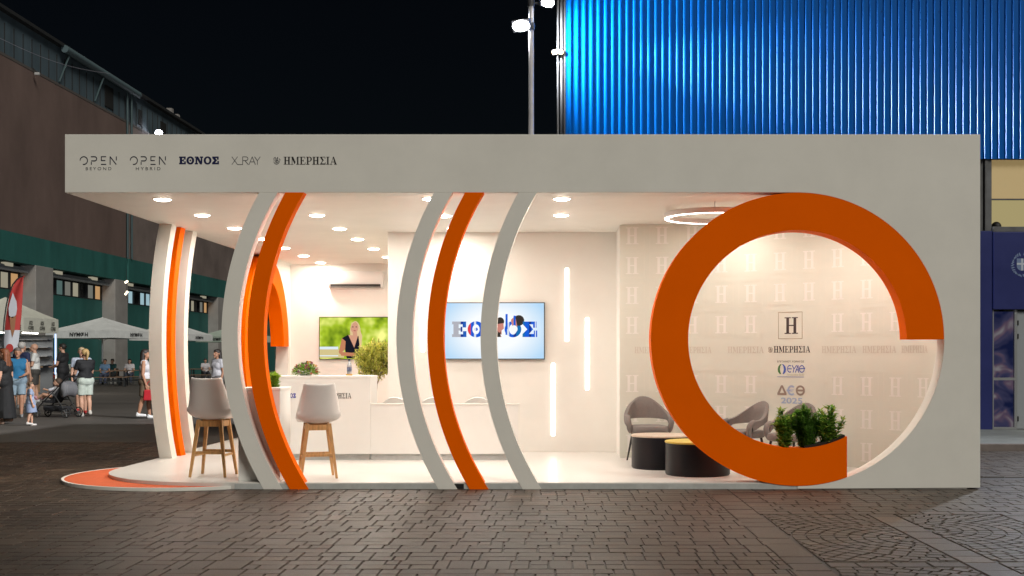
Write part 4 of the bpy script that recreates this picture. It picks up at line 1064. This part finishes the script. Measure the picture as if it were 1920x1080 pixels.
c = at(192, 600, 4.8); square_roof('square_parasol', 'pale square parasol with black lettering, in the open beside the woman with the pushchair', 'parasol', c, 1.95, 2.40, 2.76, 3.50, R(-13), beer, canvas, g)
c = at(322, 600, 5.5); square_roof('square_parasol', 'pale square parasol cut off by the white and orange side arches', 'parasol', c, 1.75, 2.40, 2.76, 3.50, R(-10), beer, canvas, g)
c = at(440, 600, 6.1); square_roof('square_parasol', 'greenish square parasol seen between the side arches and the left bar stool', 'parasol', c, 1.75, 2.40, 2.76, 3.50, R(-22), beer, canvas_g, g)
ice = lambda k: [('ICE', .34, .10, .88, .52), ('COFFEE', .34, .19, .88, .12), ('ICE', .34, .10, .30, .52), ('COFFEE', .34, .20, .30, .12)] if k % 2 == 0 else [(w, h, q, u, v) for u in (.18, .5, .82) for w, h, q, v in (('ICE', .28, .09, .5), ('COFFEE', .26, .15, .14))]
cs = at(10, 600, 3.55)
stall = square_roof('coffee_stall', 'lit coffee stall under a pale square tent lettered in black', 'stall', cs, 1.42, 2.40, 2.92, 3.75, R(-2), ice, mat('tent_cream', (.62, .62, .54), .8, var=.08), pole=False)
K = 1.36
for a, b in ((-K, -K), (K, K), (-K, K)): MB().cone((a, b, 0), (a, b, 2.6), .035, .035, 10).build('post', pole_m, stall, smooth=40)
tb = MB().box(K - .02, K + .015, K - .075, K - .038, .75, 2.35); tb.build('light_edge', glow('blue_edge', (.42, .60, 1), 2.2), stall)
for a in (0, 1):
    l_ = MB()
    if a == 0: l_.box(-.15, .95, -K + .12, -K + .17, 2.33, 2.37)
    else: l_.box(K - .17, K - .12, -K + .3, .1, 2.33, 2.37)
    l_.build('tube_light', glow('stall_tube', (1, .97, .9), 16), stall)
ctr = MB(); ctr.box(-1.2, 1.2, -.1, .35, .06, 1.02); ctr.box(-1.28, 1.28, -.18, .43, 1.02, 1.06); ctr.build('counter', mat('stall_wood', (.42, .27, .16), .6), stall, bevel=.01)
rk = MB()
for z in (1.1, 1.45, 1.8, 2.1): rk.box(-1.2, 1.2, .95, 1.3, z, z + .03)
rk.box(-1.25, 1.25, 1.3, 1.34, .0, 2.3)
rk.build('shelf', mat('shelf_grey', (.07, .075, .08), .6), stall)
area('stall_lamp', (cs.x + .3, cs.y - .3, 2.28), 1.2, 120, (1, .96, .9), 'SQUARE')
# feather flag
ff = thing('feather_flag', 'red feather flag printed with a white ice cream cone', 'flag', at(8, 700, 2.9) * Vector((1, 1, 0)) if False else (at(8, 700, 2.9).x, at(8, 700, 2.9).y, -.012))
q = 2.9 / PXM
def fp(px, py): return ((px - 8) * q, EYE - (py - VY) * q)
edge_l = [(7, 655), (6, 640), (9, 600), (13, 572), (18, 550), (25, 533), (33, 523), (40, 518), (46, 517)]
edge_r = [(45, 525), (43, 555), (40, 590), (36, 620), (32, 655)]
pl = MB(); zpts = [(0, 0, 0)] + [(fp(*p)[0] - .02, 0, fp(*p)[1]) for p in edge_l]; pl.tube(zpts, .022, 8); pl.build('pole', dark, ff, smooth=50)
fm = MB(); N = 14
def lerp_edge(e, t):
    y = 517 + (655 - 517) * t
    e = sorted(e, key=lambda p: p[1])
    for a, b in zip(e, e[1:]):
        if a[1] <= y <= b[1]: f = (y - a[1]) / max(1e-6, b[1] - a[1]); return (a[0] + (b[0] - a[0]) * f, y)
    return (e[0][0], y) if y < e[0][1] else (e[-1][0], y)
vs = []; fs = []; mis = []
for i in range(31):
    t = i / 30; L = lerp_edge(edge_l, t); Rr = lerp_edge(edge_r, max(t, .06))
    for j in range(N + 1):
        u = j / N; x, z = fp(L[0] + (Rr[0] - L[0]) * u, L[1]); vs.append((x, .05 * math.sin(u * 5 + t * 3), z))
for i in range(30):
    for j in range(N): fs.append((i * (N + 1) + j, i * (N + 1) + j + 1, (i + 1) * (N + 1) + j + 1, (i + 1) * (N + 1) + j)); mis.append(1 if i > 21 else 0)
fm.v = vs; fm.f = fs; fm.m = mis
flag = fm.build('cloth', [mat('flag_red', (.50, .05, .045), .7), mat('flag_white', (.60, .62, .68), .7)], ff, smooth=60, recalc=False)
so = flag.modifiers.new('thickness', 'SOLIDIFY'); so.thickness = .006
pr = MB(); F = lambda u, v, l: (fp(u, v)[0], -.07 - l, fp(u, v)[1])
lettering(pr, [[(26, 548), (29, 556), (33, 565), (34, 578), (32, 590), (25, 596), (19, 591), (18, 578), (20, 568), (23, 558)]], F, 0, .0)
lettering(pr, [[(20, 594), (32, 592), (29, 620), (25, 632), (22, 618)]], F, 1, .0)
lettering(pr, [el(20, 652, 7, 8)], F, 2, .001)
pr.build('print', [MATS['flag_white'], mat('cone_brown', (.36, .17, .09), .7), MATS['flag_red']], flag, recalc=False)

wood_d = mat('table_wood', (.16, .10, .065), .6, var=.2, stretch=(1, 8, 1))
tab0 = None
def table(x, y, rz, lab):
    global tab0
    if tab0 is None:
        tab0 = thing('outdoor_table', lab, 'table', group='tables under the parasols')
        MB().box(-1.1, 1.1, -.35, .35, .72, .76).build('tabletop', wood_d, tab0, bevel=.006)
        for sx in (-1, 1):
            for sy in (-1, 1): MB().box(sx * 1.0 - .03, sx * 1.0 + .03, sy * .28 - .03, sy * .28 + .03, 0, .72).build('leg', dark, tab0)
        for sy in (-1, 1): MB().box(-1.0, 1.0, sy * .28 - .015, sy * .28 + .015, .2, .24).build('rail', dark, tab0)
        o = tab0
    else: o = copy_tree(tab0)
    o.location = (x, y, -.012); o.rotation_euler = (0, 0, rz); o['label'] = lab
for px, r_, a, lab in ((197, 4.55, 5, 'dark wooden table under the lettered parasol, beside its pole'), (252, 4.7, -6, 'dark wooden table with a light shirted guest, near the white side arch'), (395, 5.2, 4, 'dark wooden table seen beyond the left bar stool'), (120, 4.5, 8, 'dark wooden table behind the standing man in dark clothes')):
    p = at(px, 700, r_); table(p.x, p.y, R(a), lab)
bn0 = None
for px, r_, a, lab in ((200, 4.4, 5, 'low dark bench on the near side of the parasol pole table'), (256, 4.55, -6, 'low dark bench near the white side arch'), (393, 5.0, 4, 'low dark bench seen beyond the left bar stool')):
    p = at(px, 700, r_)
    if bn0 is None:
        o = bn0 = thing('outdoor_bench', lab, 'bench', group='benches under the parasols')
        MB().box(-1.0, 1.0, -.16, .16, .43, .47).build('seat', wood_d, bn0, bevel=.006)
        for sx in (-1, 1): MB().box(sx * .85 - .03, sx * .85 + .03, -.13, .13, 0, .43).build('leg', dark, bn0)
    else: o = copy_tree(bn0); o['label'] = lab
    o.location = (p.x, p.y, -.012); o.rotation_euler = (0, 0, R(a))

# ------------------------------------------------------------------ people
def blob(parts, vox, name, mats, parent, assign=None, smooth_it=6):
    """parts: ('c', p0, p1, r0, r1) tapered limb | ('s', c, r, scale) ball | ('f', p0, p1, r0, r1) flat-ended -> one continuous skin"""
    mb = MB()
    for p in parts:
        if p[0] == 'c': mb.cone(p[1], p[2], p[3], p[4], 14); mb.sphere(p[1], p[3], 14, 9); mb.sphere(p[2], p[4], 14, 9)
        elif p[0] == 's': mb.sphere(p[1], p[2], 18, 12, sc=p[3])
        elif p[0] == 'f': mb.cone(p[1], p[2], p[3], p[4], 18)
    o = mb.build(name, mats, None)
    m = o.modifiers.new('r', 'REMESH'); m.mode = 'VOXEL'; m.voxel_size = vox
    s = o.modifiers.new('s', 'SMOOTH'); s.iterations = smooth_it; s.factor = .5
    dg = bpy.context.evaluated_depsgraph_get(); me = bpy.data.meshes.new_from_object(o.evaluated_get(dg))
    old = o.data; o.modifiers.clear(); o.data = me; bpy.data.meshes.remove(old); me.name = name
    me.polygons.foreach_set('use_smooth', [True] * len(me.polygons))
    if assign and len(o.data.materials) > 1:
        for p in me.polygons: p.material_index = assign(p.center)
    o.parent = parent; o.name = name
    return o
eye_m = mat('eye_dark', (.02, .015, .012), .3); lip_m = mat('lip', (.35, .12, .10), .5)
def skin(t): return mat('skin_' + t, {'light': (.50, .28, .19), 'tan': (.36, .18, .11), 'pale': (.58, .35, .26)}[t], .55)
def cloth(name, c): return mat(name, c, .8, var=.12, vscale=14)
def person(lab, px, r, H, rz, tone='light', hair=('short', (.05, .03, .02)), top=(.1, .1, .1), sleeve='short', bottom='shorts', bcol=(.3, .3, .3), shoes=(.4, .4, .4), step=.0, arms=None, seated=False, vox=.0075, group=None, head_turn=0, pos=None):
    p = at(px, 700, r) if pos is None else Vector(pos)
    t = thing('person', lab, 'person', (p.x, p.y, pos[2] if pos else -.012), rz, group)
    k = lab.replace(' ', '_')[:40]; V = Vector; s_ = lambda v: V(v) * H
    dz = 0.; off = V((0, 0, 0))
    hip = {}; kn = {}; an = {}
    for q, sd in ((-1, 'r'), (1, 'l')):
        if seated:
            off = V((0, 0, .275 - .52 + .02)); hip[q] = V((q * .052, 0, .275)); kn[q] = V((q * .07, -.25, .285)); an[q] = V((q * .065, -.24, .045))
        else:
            hip[q] = V((q * .05, 0, .515)); kn[q] = V((q * .054, -.012 - q * step * .5, .28)); an[q] = V((q * .052, .012 - q * step, .045 + (0.03 if q * step < 0 else 0)))
    U = lambda v: (V(v) + off) * H
    A = arms or {}
    sh, elb, wr = {}, {}, {}
    for q in (-1, 1):
        sh[q] = V((q * .108, .005, .812)); e, w = A.get(q, ((q * .135, .015, .635), (q * .13, -.03, .49)))
        elb[q], wr[q] = V(e), V(w)
    B = []
    B += [('c', U((-.04, 0, .535)), U((.04, 0, .535)), .078 * H, .078 * H), ('c', U((-.022, 0, .62)), U((.022, 0, .62)), .066 * H, .066 * H), ('c', U((-.045, 0, .735)), U((.045, 0, .735)), .068 * H, .068 * H), ('c', U((-.085, .006, .805)), U((.085, .006, .805)), .042 * H, .042 * H), ('c', U((0, .008, .82)), U((0, -.008, .895)), .034 * H, .030 * H)]
    for z0, z1 in ((.54, .62), (.62, .735)): B += [('c', U((0, 0, z0)), U((0, 0, z1)), .068 * H, .066 * H)]
    hc = V((0, -.012, .938)); B += [('s', U(hc + V((0, .008, .008))), .055 * H, (.9, 1.05, 1.02)), ('s', U(hc + V((0, -.012, -.028))), .043 * H, (.92, .98, 1.0)), ('c', U(hc + V((0, -.050, .004))), U(hc + V((0, -.062, -.016))), .006 * H, .009 * H), ('s', U(hc + V((0, -.046, -.062))), .014 * H, (1.3, 1, .8))]
    for q in (-1, 1): B += [('s', U(hc + V((q * .051, .008, -.008))), .013 * H, (.45, .8, 1.25))]
    for q in (-1, 1):
        B += [('c', U(sh[q]), U(elb[q]), .031 * H, .023 * H), ('c', U(elb[q]), U(wr[q]), .023 * H, .0155 * H)]
        d = (wr[q] - elb[q]).normalized(); side = V((0, -1, 0)) - d * V((0, -1, 0)).dot(d); side.normalize(); nrm = d.cross(side)
        pw = wr[q] + d * .045
        B += [('c', U(wr[q] + d * .012 + side * .009), U(pw + side * .012), .012 * H, .010 * H), ('c', U(wr[q] + d * .012 - side * .009), U(pw - side * .012), .012 * H, .010 * H)]
        for i, (o_, L) in enumerate(((-.018, .034), (-.006, .042), (.006, .045), (.018, .040))):
            b0 = pw + side * o_; b1 = b0 + d * L * .55 + nrm * .004 * q; b2 = b1 + d * L * .42 + nrm * .012 * q
            B += [('c', U(b0), U(b1), .0062 * H, .0056 * H), ('c', U(b1), U(b2), .0056 * H, .0048 * H)]
        b0 = wr[q] + d * .018 + side * .018; b1 = b0 + side * .018 + d * .018; B += [('c', U(b0), U(b1), .0075 * H, .0065 * H), ('c', U(b1), U(b1 + d * .02), .0065 * H, .0055 * H)]
        B += [('c', hip[q] * H, kn[q] * H, .056 * H, .036 * H), ('c', kn[q] * H, (kn[q].lerp(an[q], .35) + V((0, .008, 0))) * H, .035 * H, .034 * H), ('c', (kn[q].lerp(an[q], .35) + V((0, .008, 0))) * H, an[q] * H, .034 * H, .021 * H),
              ('c', (an[q] + V((0, .012, -.022))) * H, (an[q] + V((q * .012, -.085, -.03))) * H, .021 * H, .015 * H)]
    ez = U(hc + V((0, -.05, .008)))
    def asg(c):
        for q in (-1, 1):
            if (c - U(hc + V((q * .020, -.052, .007)))).length < .0085 * H: return 1
        m_ = c - U(hc + V((0, -.055, -.036)))
        if abs(m_.x) < .017 * H and abs(m_.z) < .006 * H and abs(m_.y) < .03 * H: return 2
        return 0
    blob(B, vox, 'body', [skin(tone), eye_m, lip_m], t, asg, 4)
    # clothing
    e_ = .011
    T = [('c', U((-.04, 0, .60)), U((.04, 0, .60)), (.070 + e_) * H, (.070 + e_) * H), ('c', U((-.045, 0, .735)), U((.045, 0, .735)), (.068 + e_) * H, (.068 + e_) * H), ('c', U((-.082, .006, .80)), U((.082, .006, .80)), (.042 + e_) * H, (.042 + e_) * H), ('c', U((0, 0, .56)), U((0, 0, .735)), (.074 + e_) * H, (.070 + e_) * H), ('c', U((-.035, 0, .545)), U((.035, 0, .545)), (.078 + e_) * H, (.078 + e_) * H)]
    for q in (-1, 1):
        if sleeve in ('short', 'long'):
            f = .62 if sleeve == 'short' else 1; T += [('c', U(sh[q]), U(sh[q].lerp(elb[q], .25)), .040 * H, .039 * H), ('f', U(sh[q].lerp(elb[q], .2)), U(sh[q].lerp(elb[q], f)), .039 * H, .036 * H)]
        if sleeve == 'long': T += [('c', U(sh[q].lerp(elb[q], .8)), U(elb[q]), .036 * H, .031 * H), ('f', U(elb[q]), U(elb[q].lerp(wr[q], .95)), .031 * H, .024 * H)]
    if bottom != 'dress': blob(T, .012, 'shirt', [cloth('top_' + k, top)], t, None, 3)
    P = []
    if bottom in ('shorts', 'trousers'):
        P += [('c', U((-.04, 0, .535)), U((.04, 0, .535)), .092 * H, .092 * H)]
        for q in (-1, 1):
            f = .82 if bottom == 'shorts' else 1
            P += [('c', hip[q] * H, hip[q].lerp(kn[q], .3) * H, .070 * H, .064 * H), ('f', hip[q].lerp(kn[q], .2) * H, hip[q].lerp(kn[q], f) * H, .066 * H, .060 * H if bottom == 'shorts' else .046 * H)]
            if bottom == 'trousers': P += [('c', kn[q] * H, kn[q].lerp(an[q], .3) * H, .046 * H, .042 * H), ('f', kn[q].lerp(an[q], .2) * H, kn[q].lerp(an[q], .97) * H, .043 * H, .036 * H)]
        blob(P, .012, 'shorts' if bottom == 'shorts' else 'trousers', [cloth('bot_' + k, bcol)], t, None, 3)
    elif bottom == 'skirt':
        P = [('c', U((-.03, 0, .56)), U((.03, 0, .56)), .085 * H, .085 * H), ('f', U((0, -.0, .58)), U((0, -.02, .30)), .10 * H, .125 * H)]
        blob(P, .012, 'skirt', [cloth('bot_' + k, bcol)], t, None, 3)
    elif bottom == 'dress':
        P = T + [('f', U((0, 0, .62)), U((0, 0, .075)), .085 * H, .15 * H), ('f', U((.02, 0, .5)), U((.07, -.03, .08)), .08 * H, .08 * H)]
        blob(P, .012, 'dress', [cloth('bot_' + k, bcol)], t, None, 3)
    S_ = []
    for q in (-1, 1): S_ += [('c', (an[q] + V((0, .016, -.022))) * H, (an[q] + V((q * .013, -.088, -.026))) * H, .027 * H, .022 * H), ('c', (an[q] + V((0, .01, .0))) * H, (an[q] + V((0, .0, -.02))) * H, .026 * H, .028 * H)]
    for q in (-1, 1): blob(S_[0:2] if q == -1 else S_[2:4], .009, 'shoe', [mat('shoe_' + k, shoes, .6)], t, None, 3)
    kind, hcx = hair
    if kind != 'bald':
        Hh = [('s', U(hc + V((0, .016, .016))), .058 * H, (.95, 1.0, .98)), ('s', U(hc + V((0, -.012, .038))), .042 * H, (1.05, 1.0, .7))]
        if kind == 'long': Hh += [('c', U(hc + V((-.025, .035, 0))), U(hc + V((-.04, .05, -.16))), .036 * H, .03 * H), ('c', U(hc + V((.025, .035, 0))), U(hc + V((.04, .05, -.16))), .036 * H, .03 * H), ('c', U(hc + V((0, .045, 0))), U(hc + V((0, .065, -.19))), .036 * H, .022 * H)]
        if kind == 'tail': Hh += [('c', U(hc + V((0, .055, .03))), U(hc + V((0, .085, .0))), .022 * H, .024 * H), ('c', U(hc + V((0, .085, .0))), U(hc + V((.005, .075, -.09))), .024 * H, .010 * H)]
        hm = mat('hair_' + k, hcx, .6, var=.35, vscale=40, stretch=(3, 3, .5)); blob(Hh, .009, 'hair', [hm], t, None, 3)
    return t
def face(dx, dy): return math.atan2(dx, -dy)
AR = lambda e, w, e2, w2: {-1: (e, w), 1: (e2, w2)}
push = AR((-.13, -.06, .64), (-.09, -.20, .60), (.13, -.06, .64), (.09, -.20, .60))
person('woman in black T-shirt and pale shorts pushing a dark pushchair', 160, 2.22, 1.63, face(-.75, .66), 'light', ('tail', (.45, .30, .13)), (.008, .008, .01), 'short', 'shorts', (.42, .47, .42), (.45, .42, .38), .02, push)
person('person in light blue shirt and red shoes behind the woman with the pushchair', 153, 2.34, 1.68, face(.35, -.9), 'light', ('short', (.40, .30, .18)), (.36, .40, .48), 'short', 'shorts', (.10, .10, .12), (.42, .02, .02), .01)
person('woman with long red hair in a long black dress at the picture edge', 9, 1.98, 1.62, face(-1, .1), 'light', ('long', (.16, .05, .018)), (.006, .006, .007), 'short', 'dress', (.006, .006, .007), (.3, .2, .15), .03)
person('man in blue tank top and pale denim shorts walking', 33, 2.2, 1.66, face(.35, -.94), 'tan', ('short', (.12, .10, .09)), (.01, .12, .25), 'none', 'shorts', (.20, .27, .33), (.2, .2, .2), .06, AR((-.14, .0, .64), (-.11, -.10, .52), (.14, -.03, .64), (.08, -.13, .60)))
person('grey haired man in navy shirt seen from behind at the coffee stall', 41, 2.55, 1.85, face(.3, .95), 'light', ('short', (.38, .36, .34)), (.012, .018, .06), 'short', 'shorts', (.14, .10, .08), (.1, .1, .1), .01)
person('bald bearded man in white patterned shirt looking down at his hands', 65, 2.8, 1.84, face(-.9, -.3), 'light', ('bald', (.1, .1, .1)), (.62, .62, .60), 'short', 'shorts', (.05, .045, .04), (.5, .5, .5), .02, AR((-.13, -.03, .645), (-.03, -.16, .62), (.13, -.03, .645), (.03, -.16, .62)))
person('dark haired man in black shirt standing beyond the pushchair', 118, 2.95, 1.86, face(-1, .1), 'light', ('short', (.02, .015, .012)), (.012, .012, .014), 'short', 'trousers', (.012, .012, .014), (.03, .03, .03), .03, AR((-.13, -.04, .64), (-.05, -.17, .60), (.13, -.04, .64), (.05, -.17, .60)))
person('small child in pale blue clothes and white shoes before the coffee stall', 57, 1.93, .92, face(.8, .5), 'light', ('short', (.10, .06, .03)), (.25, .30, .42), 'short', 'skirt', (.22, .27, .40), (.55, .52, .5), .05)
wt = person('dark haired woman in white top and brown shorts beside the white side arch', 272, 2.15, 1.62, face(.9, .2), 'tan', ('long', (.02, .012, .01)), (.50, .48, .50), 'none', 'shorts', (.11, .075, .045), (.6, .6, .6), .07)
person('dark haired person in white top with red collar seen past the left bar stool', 408, 2.45, 1.64, face(-.6, -.7), 'tan', ('long', (.02, .014, .012)), (.46, .45, .48), 'short', 'shorts', (.10, .09, .09), (.3, .3, .3), .04)
sg = None
SE = dict(seated=True, vox=.011)
for (px, r_, d, tone, hair, top, bot, lab) in (
    (197, 4.72, (.1, -1), 'tan', ('short', (.06, .05, .05)), (.10, .18, .30), (.04, .05, .09), 'seated person in blue patterned shirt at the parasol pole table'),
    (211, 4.85, (-.4, -1), 'light', ('short', (.05, .04, .03)), (.03, .10, .10), (.03, .03, .03), 'seated person in teal top behind the blue patterned shirt'),
    (243, 4.86, (.2, -1), 'light', ('long', (.02, .015, .012)), (.48, .46, .48), (.04, .05, .08), 'seated dark haired woman in white blouse near the side arch'),
    (101, 4.35, (.9, -.4), 'light', ('short', (.02, .015, .012)), (.012, .012, .012), (.25, .03, .02), 'seated person in black shirt right of the lit stall post'),
    (136, 4.65, (.1, -1), 'light', ('short', (.03, .02, .02)), (.34, .36, .32), (.05, .05, .06), 'seated person in pale shirt between the dark man and the woman with the pushchair'),
    (385, 5.35, (.5, -1), 'light', ('short', (.03, .02, .02)), (.5, .48, .5), (.03, .03, .04), 'seated dark haired person in white shirt at the table past the bar stool')):
    p = at(px, 700, r_); person(lab, px, r_, 1.70, face(*d), tone, hair, top, 'short', 'trousers', bot, (.05, .05, .05), 0, AR((-.14, -.06, .64), (-.07, -.19, .60), (.14, -.06, .64), (.07, -.19, .60)), group='people sitting under the parasols', **SE)
    sx = thing('outdoor_chair', 'dark chair of the ' + ' '.join(lab.replace('seated ', '').split()[:10]), 'chair', (p.x, p.y, -.012), face(*d), 'chairs under the parasols')
    MB().box(-.2, .2, -.2, .2, .36, .40).build('seat', wood_d, sx); MB().box(-.2, .2, .19, .22, .40, .82).build('backrest', wood_d, sx)
    for a in (-1, 1):
        for b in (-1, 1): MB().box(a * .18 - .015, a * .18 + .015, b * .18 - .015, b * .18 + .015, 0, .36).build('leg', dark, sx)
person('dark silhouette of a person inside the lit upper window of the blue hall', 0, 0, 1.7, face(.3, 1), 'tan', ('short', (.01, .01, .01)), (.01, .01, .012), 'short', 'trousers', (.01, .01, .01), (.01, .01, .01), pos=(HX(1880) + .2 + .05, FY_ + .45, HZ(420.5) - 1.62), vox=.011)

# handbag
hb = thing('handbag', 'red handbag hanging beside the dark haired woman in white top', 'bag', (wt.location.x + .20, wt.location.y - .16, .55))
MB().prism([(-.17, -.13), (.17, -.13), (.15, .12), (-.15, .12)], lambda u, v, s: (u, -.06 if s == 0 else .06, v)).build('body', mat('bag_red', (.45, .02, .03), .5), hb, bevel=.02)
MB().tube([(-.1, 0, .11), (-.09, 0, .28), (0, 0, .36), (.09, 0, .28), (.1, 0, .11)], .01, 8).build('handle', MATS['bag_red'], hb, smooth=50)

# ------------------------------------------------------------------ pushchair and toddler
bp = at(108, 775, 2.2)
pc = thing('pushchair', 'black and grey folding pushchair with spoked wheels and a toddler in it', 'pushchair', (bp.x, bp.y, -.012), R(-14))
fr_m = mat('frame_black', (.012, .012, .013), .4); fab_g = mat('fabric_grey', (.13, .13, .14), .85, var=.12, vscale=20); fab_b = mat('fabric_black', (.015, .015, .018), .85)
fb = MB()
for s in (-.22, .22):
    fb.tube([(.50, s, .98), (.42, s, .97), (.05, s, .62), (-.36, s, .25), (-.42, s, .10)], .014, 8)
    fb.tube([(.40, s, .10), (.20, s, .38), (.02, s, .60)], .014, 8); fb.tube([(.40, s, .12), (.05, s, .30), (-.3, s, .30)], .010, 8)
    fb.tube([(.28, s, .33), (.0, s, .14)], .010, 8)
fb.tube([(.50, -.22, .98), (.50, .22, .98)], .016, 8); fb.tube([(.40, -.24, .10), (.40, .24, .10)], .012, 8)
fb.build('frame', fr_m, pc, smooth=50)
ss = MB(); ss.prism([(-.30, .36), (-.02, .34), (.30, .80), (.26, .84), (-.06, .42), (-.30, .40)], lambda u, v, s: (u, -.19 if s == 0 else .19, v)); ss.build('seat', fab_b, pc, bevel=.015)
hd = MB()
sec = []
for k in range(9):
    a = R(-70 + 150 * k / 8); sec.append([(.24 + .17 * math.cos(a), y * .21, .66 + .20 * math.sin(a) + .03 * (1 - y * y)) for y in (-1, -.8, -.4, 0, .4, .8, 1)])
vs = [p for r_ in sec for p in r_]; hd.add(vs, [(i * 7 + j, i * 7 + j + 1, (i + 1) * 7 + j + 1, (i + 1) * 7 + j) for i in range(8) for j in range(6)])
for y in (-.21, .21): hd.add([(.20, y, .56)] + [(p[0][0], y, p[0][2]) for p in sec], [(0, i, i + 1) for i in range(1, 9)])
ho = hd.build('hood', fab_g, pc, smooth=60); so = ho.modifiers.new('thickness', 'SOLIDIFY'); so.thickness = .012
bk = MB(); bk.prism([(-.28, .16), (.26, .14), (.30, .26), (-.30, .28)], lambda u, v, s: (u, -.16 if s == 0 else .16, v)); bk.build('basket', fab_b, pc, bevel=.03)
tyre_m = mat('tyre', (.012, .012, .012), .8); rim_m = mat('rim_grey', (.10, .10, .10), .4)
for (x, y, r_) in ((-.42, -.2, .085), (-.42, .2, .085), (.40, -.24, .11), (.40, .24, .11)):
    w_ = MB(); w_.tube([(x + r_ * math.cos(2 * PI * k / 28), y, r_ + .014 + r_ * math.sin(2 * PI * k / 28)) for k in range(28)], .014, 8, closed=True); wo_ = w_.build('wheel', tyre_m, pc, smooth=60)
    h_ = MB()
    for k in range(5):
        a = 2 * PI * k / 5; h_.tube([(x, y, r_ + .014), (x + r_ * math.cos(a), y, r_ + .014 + r_ * math.sin(a))], .007, 6)
    h_.cone((x, y - .02, r_ + .014), (x, y + .02, r_ + .014), .022, .022, 12); h_.build('rim', rim_m, wo_)
# toddler reclining in the seat
c_, s_n = math.cos(R(-14)), math.sin(R(-14))
def W(x, y, z): return (bp.x + c_ * x - s_n * y, bp.y + s_n * x + c_ * y, z)
td = thing('person', 'toddler with dark hair in a pale top lying back in the pushchair', 'person', (bp.x - .16 * c_, bp.y - .16 * s_n, .035), R(-14))
Bt = [('c', (.0, 0, .47), (.12, 0, .62), .085, .08), ('c', (.12, 0, .62), (.16, 0, .69), .05, .04), ('s', (.17, -.02, .79), .085, (1, .95, 1.05)), ('s', (.15, -.04, .755), .06, (1, 1, 1)), ('s', (.12, -.09, .775), .014, (1, 1, 1))]
for q in (-.07, .07):
    Bt += [('c', (.02, q, .46), (-.16, q * 1.2, .50), .055, .045), ('c', (-.16, q * 1.2, .50), (-.33, q * 1.3, .40), .042, .030), ('c', (-.33, q * 1.3, .40), (-.39, q * 1.3, .43), .028, .022)]
    Bt += [('c', (.12, q * 1.4, .63), (.0, q * 1.9, .60), .033, .027), ('c', (.0, q * 1.9, .60), (-.10, q * 1.8, .62), .027, .022), ('s', (-.125, q * 1.8, .625), .026, (1.2, .8, 1))]
blob(Bt, .008, 'body', [skin('light')], td, None, 4)
Tt = [('c', (.0, 0, .48), (.12, 0, .62), .098, .094)] + [('c', (.12, q * 1.4, .63), (.04, q * 1.8, .61), .042, .040) for q in (-.07, .07)]
blob(Tt, .010, 'shirt', [cloth('toddler_top', (.48, .48, .52))], td, None, 3)
blob([('s', (.185, -.005, .805), .092, (1, 1, 1.0))], .009, 'hair', [mat('toddler_hair', (.05, .028, .016), .7)], td, None, 3)
for q in (-.09, .09): blob([('c', (-.33, q, .39), (-.40, q, .44), .034, .028)], .008, 'shoe', [mat('toddler_shoe', (.45, .22, .28), .6)], td, None, 3)

# ------------------------------------------------------------------ sky, sun, camera
w = bpy.data.worlds.new('World'); scene.world = w; w.use_nodes = True
nt = w.node_tree; bg = nt.nodes['Background']
sky = nt.nodes.new('ShaderNodeTexSky'); sky.sky_type = 'NISHITA'; sky.sun_disc = False
SUN_EL, SUN_AZ = 40, 34      # light from above the viewer, a little to the right
sky.sun_elevation = R(SUN_EL); sky.sun_rotation = R(180 - SUN_AZ)
nt.links.new(sky.outputs[0], bg.inputs[0]); bg.inputs[1].default_value = .0007
sl = bpy.data.lights.new('sun', 'SUN'); sl.energy = 1.9; sl.angle = R(22); sl.color = (1, .96, .86)
so = bpy.data.objects.new('sun', sl); COL.objects.link(so)
d = Vector((math.sin(R(SUN_AZ)) * math.cos(R(SUN_EL)), -math.cos(R(SUN_AZ)) * math.cos(R(SUN_EL)), math.sin(R(SUN_EL))))
so.rotation_euler = d.to_track_quat('Z', 'Y').to_euler(); so.location = (4, -20, 18)

cam = bpy.data.cameras.new('camera'); co = bpy.data.objects.new('camera', cam); COL.objects.link(co)
co.location = (0, -CAM_D, EYE); co.rotation_euler = (R(90), 0, 0)
cam.sensor_width = 36; cam.lens = 36 * PXM * CAM_D / 1920
cam.shift_x = -(VX - 960) / 1920; cam.shift_y = (VY - 540) / 1920
cam.clip_end = 1500; cam.clip_start = .1
scene.camera = co
scene.view_settings.view_transform = 'Standard'; scene.view_settings.look = 'None'; scene.view_settings.exposure = 0; scene.view_settings.gamma = 1
scene.cycles.use_denoising = True; scene.cycles.max_bounces = 8; scene.cycles.diffuse_bounces = 5; scene.cycles.glossy_bounces = 3
scene.cycles.sample_clamp_indirect = 6
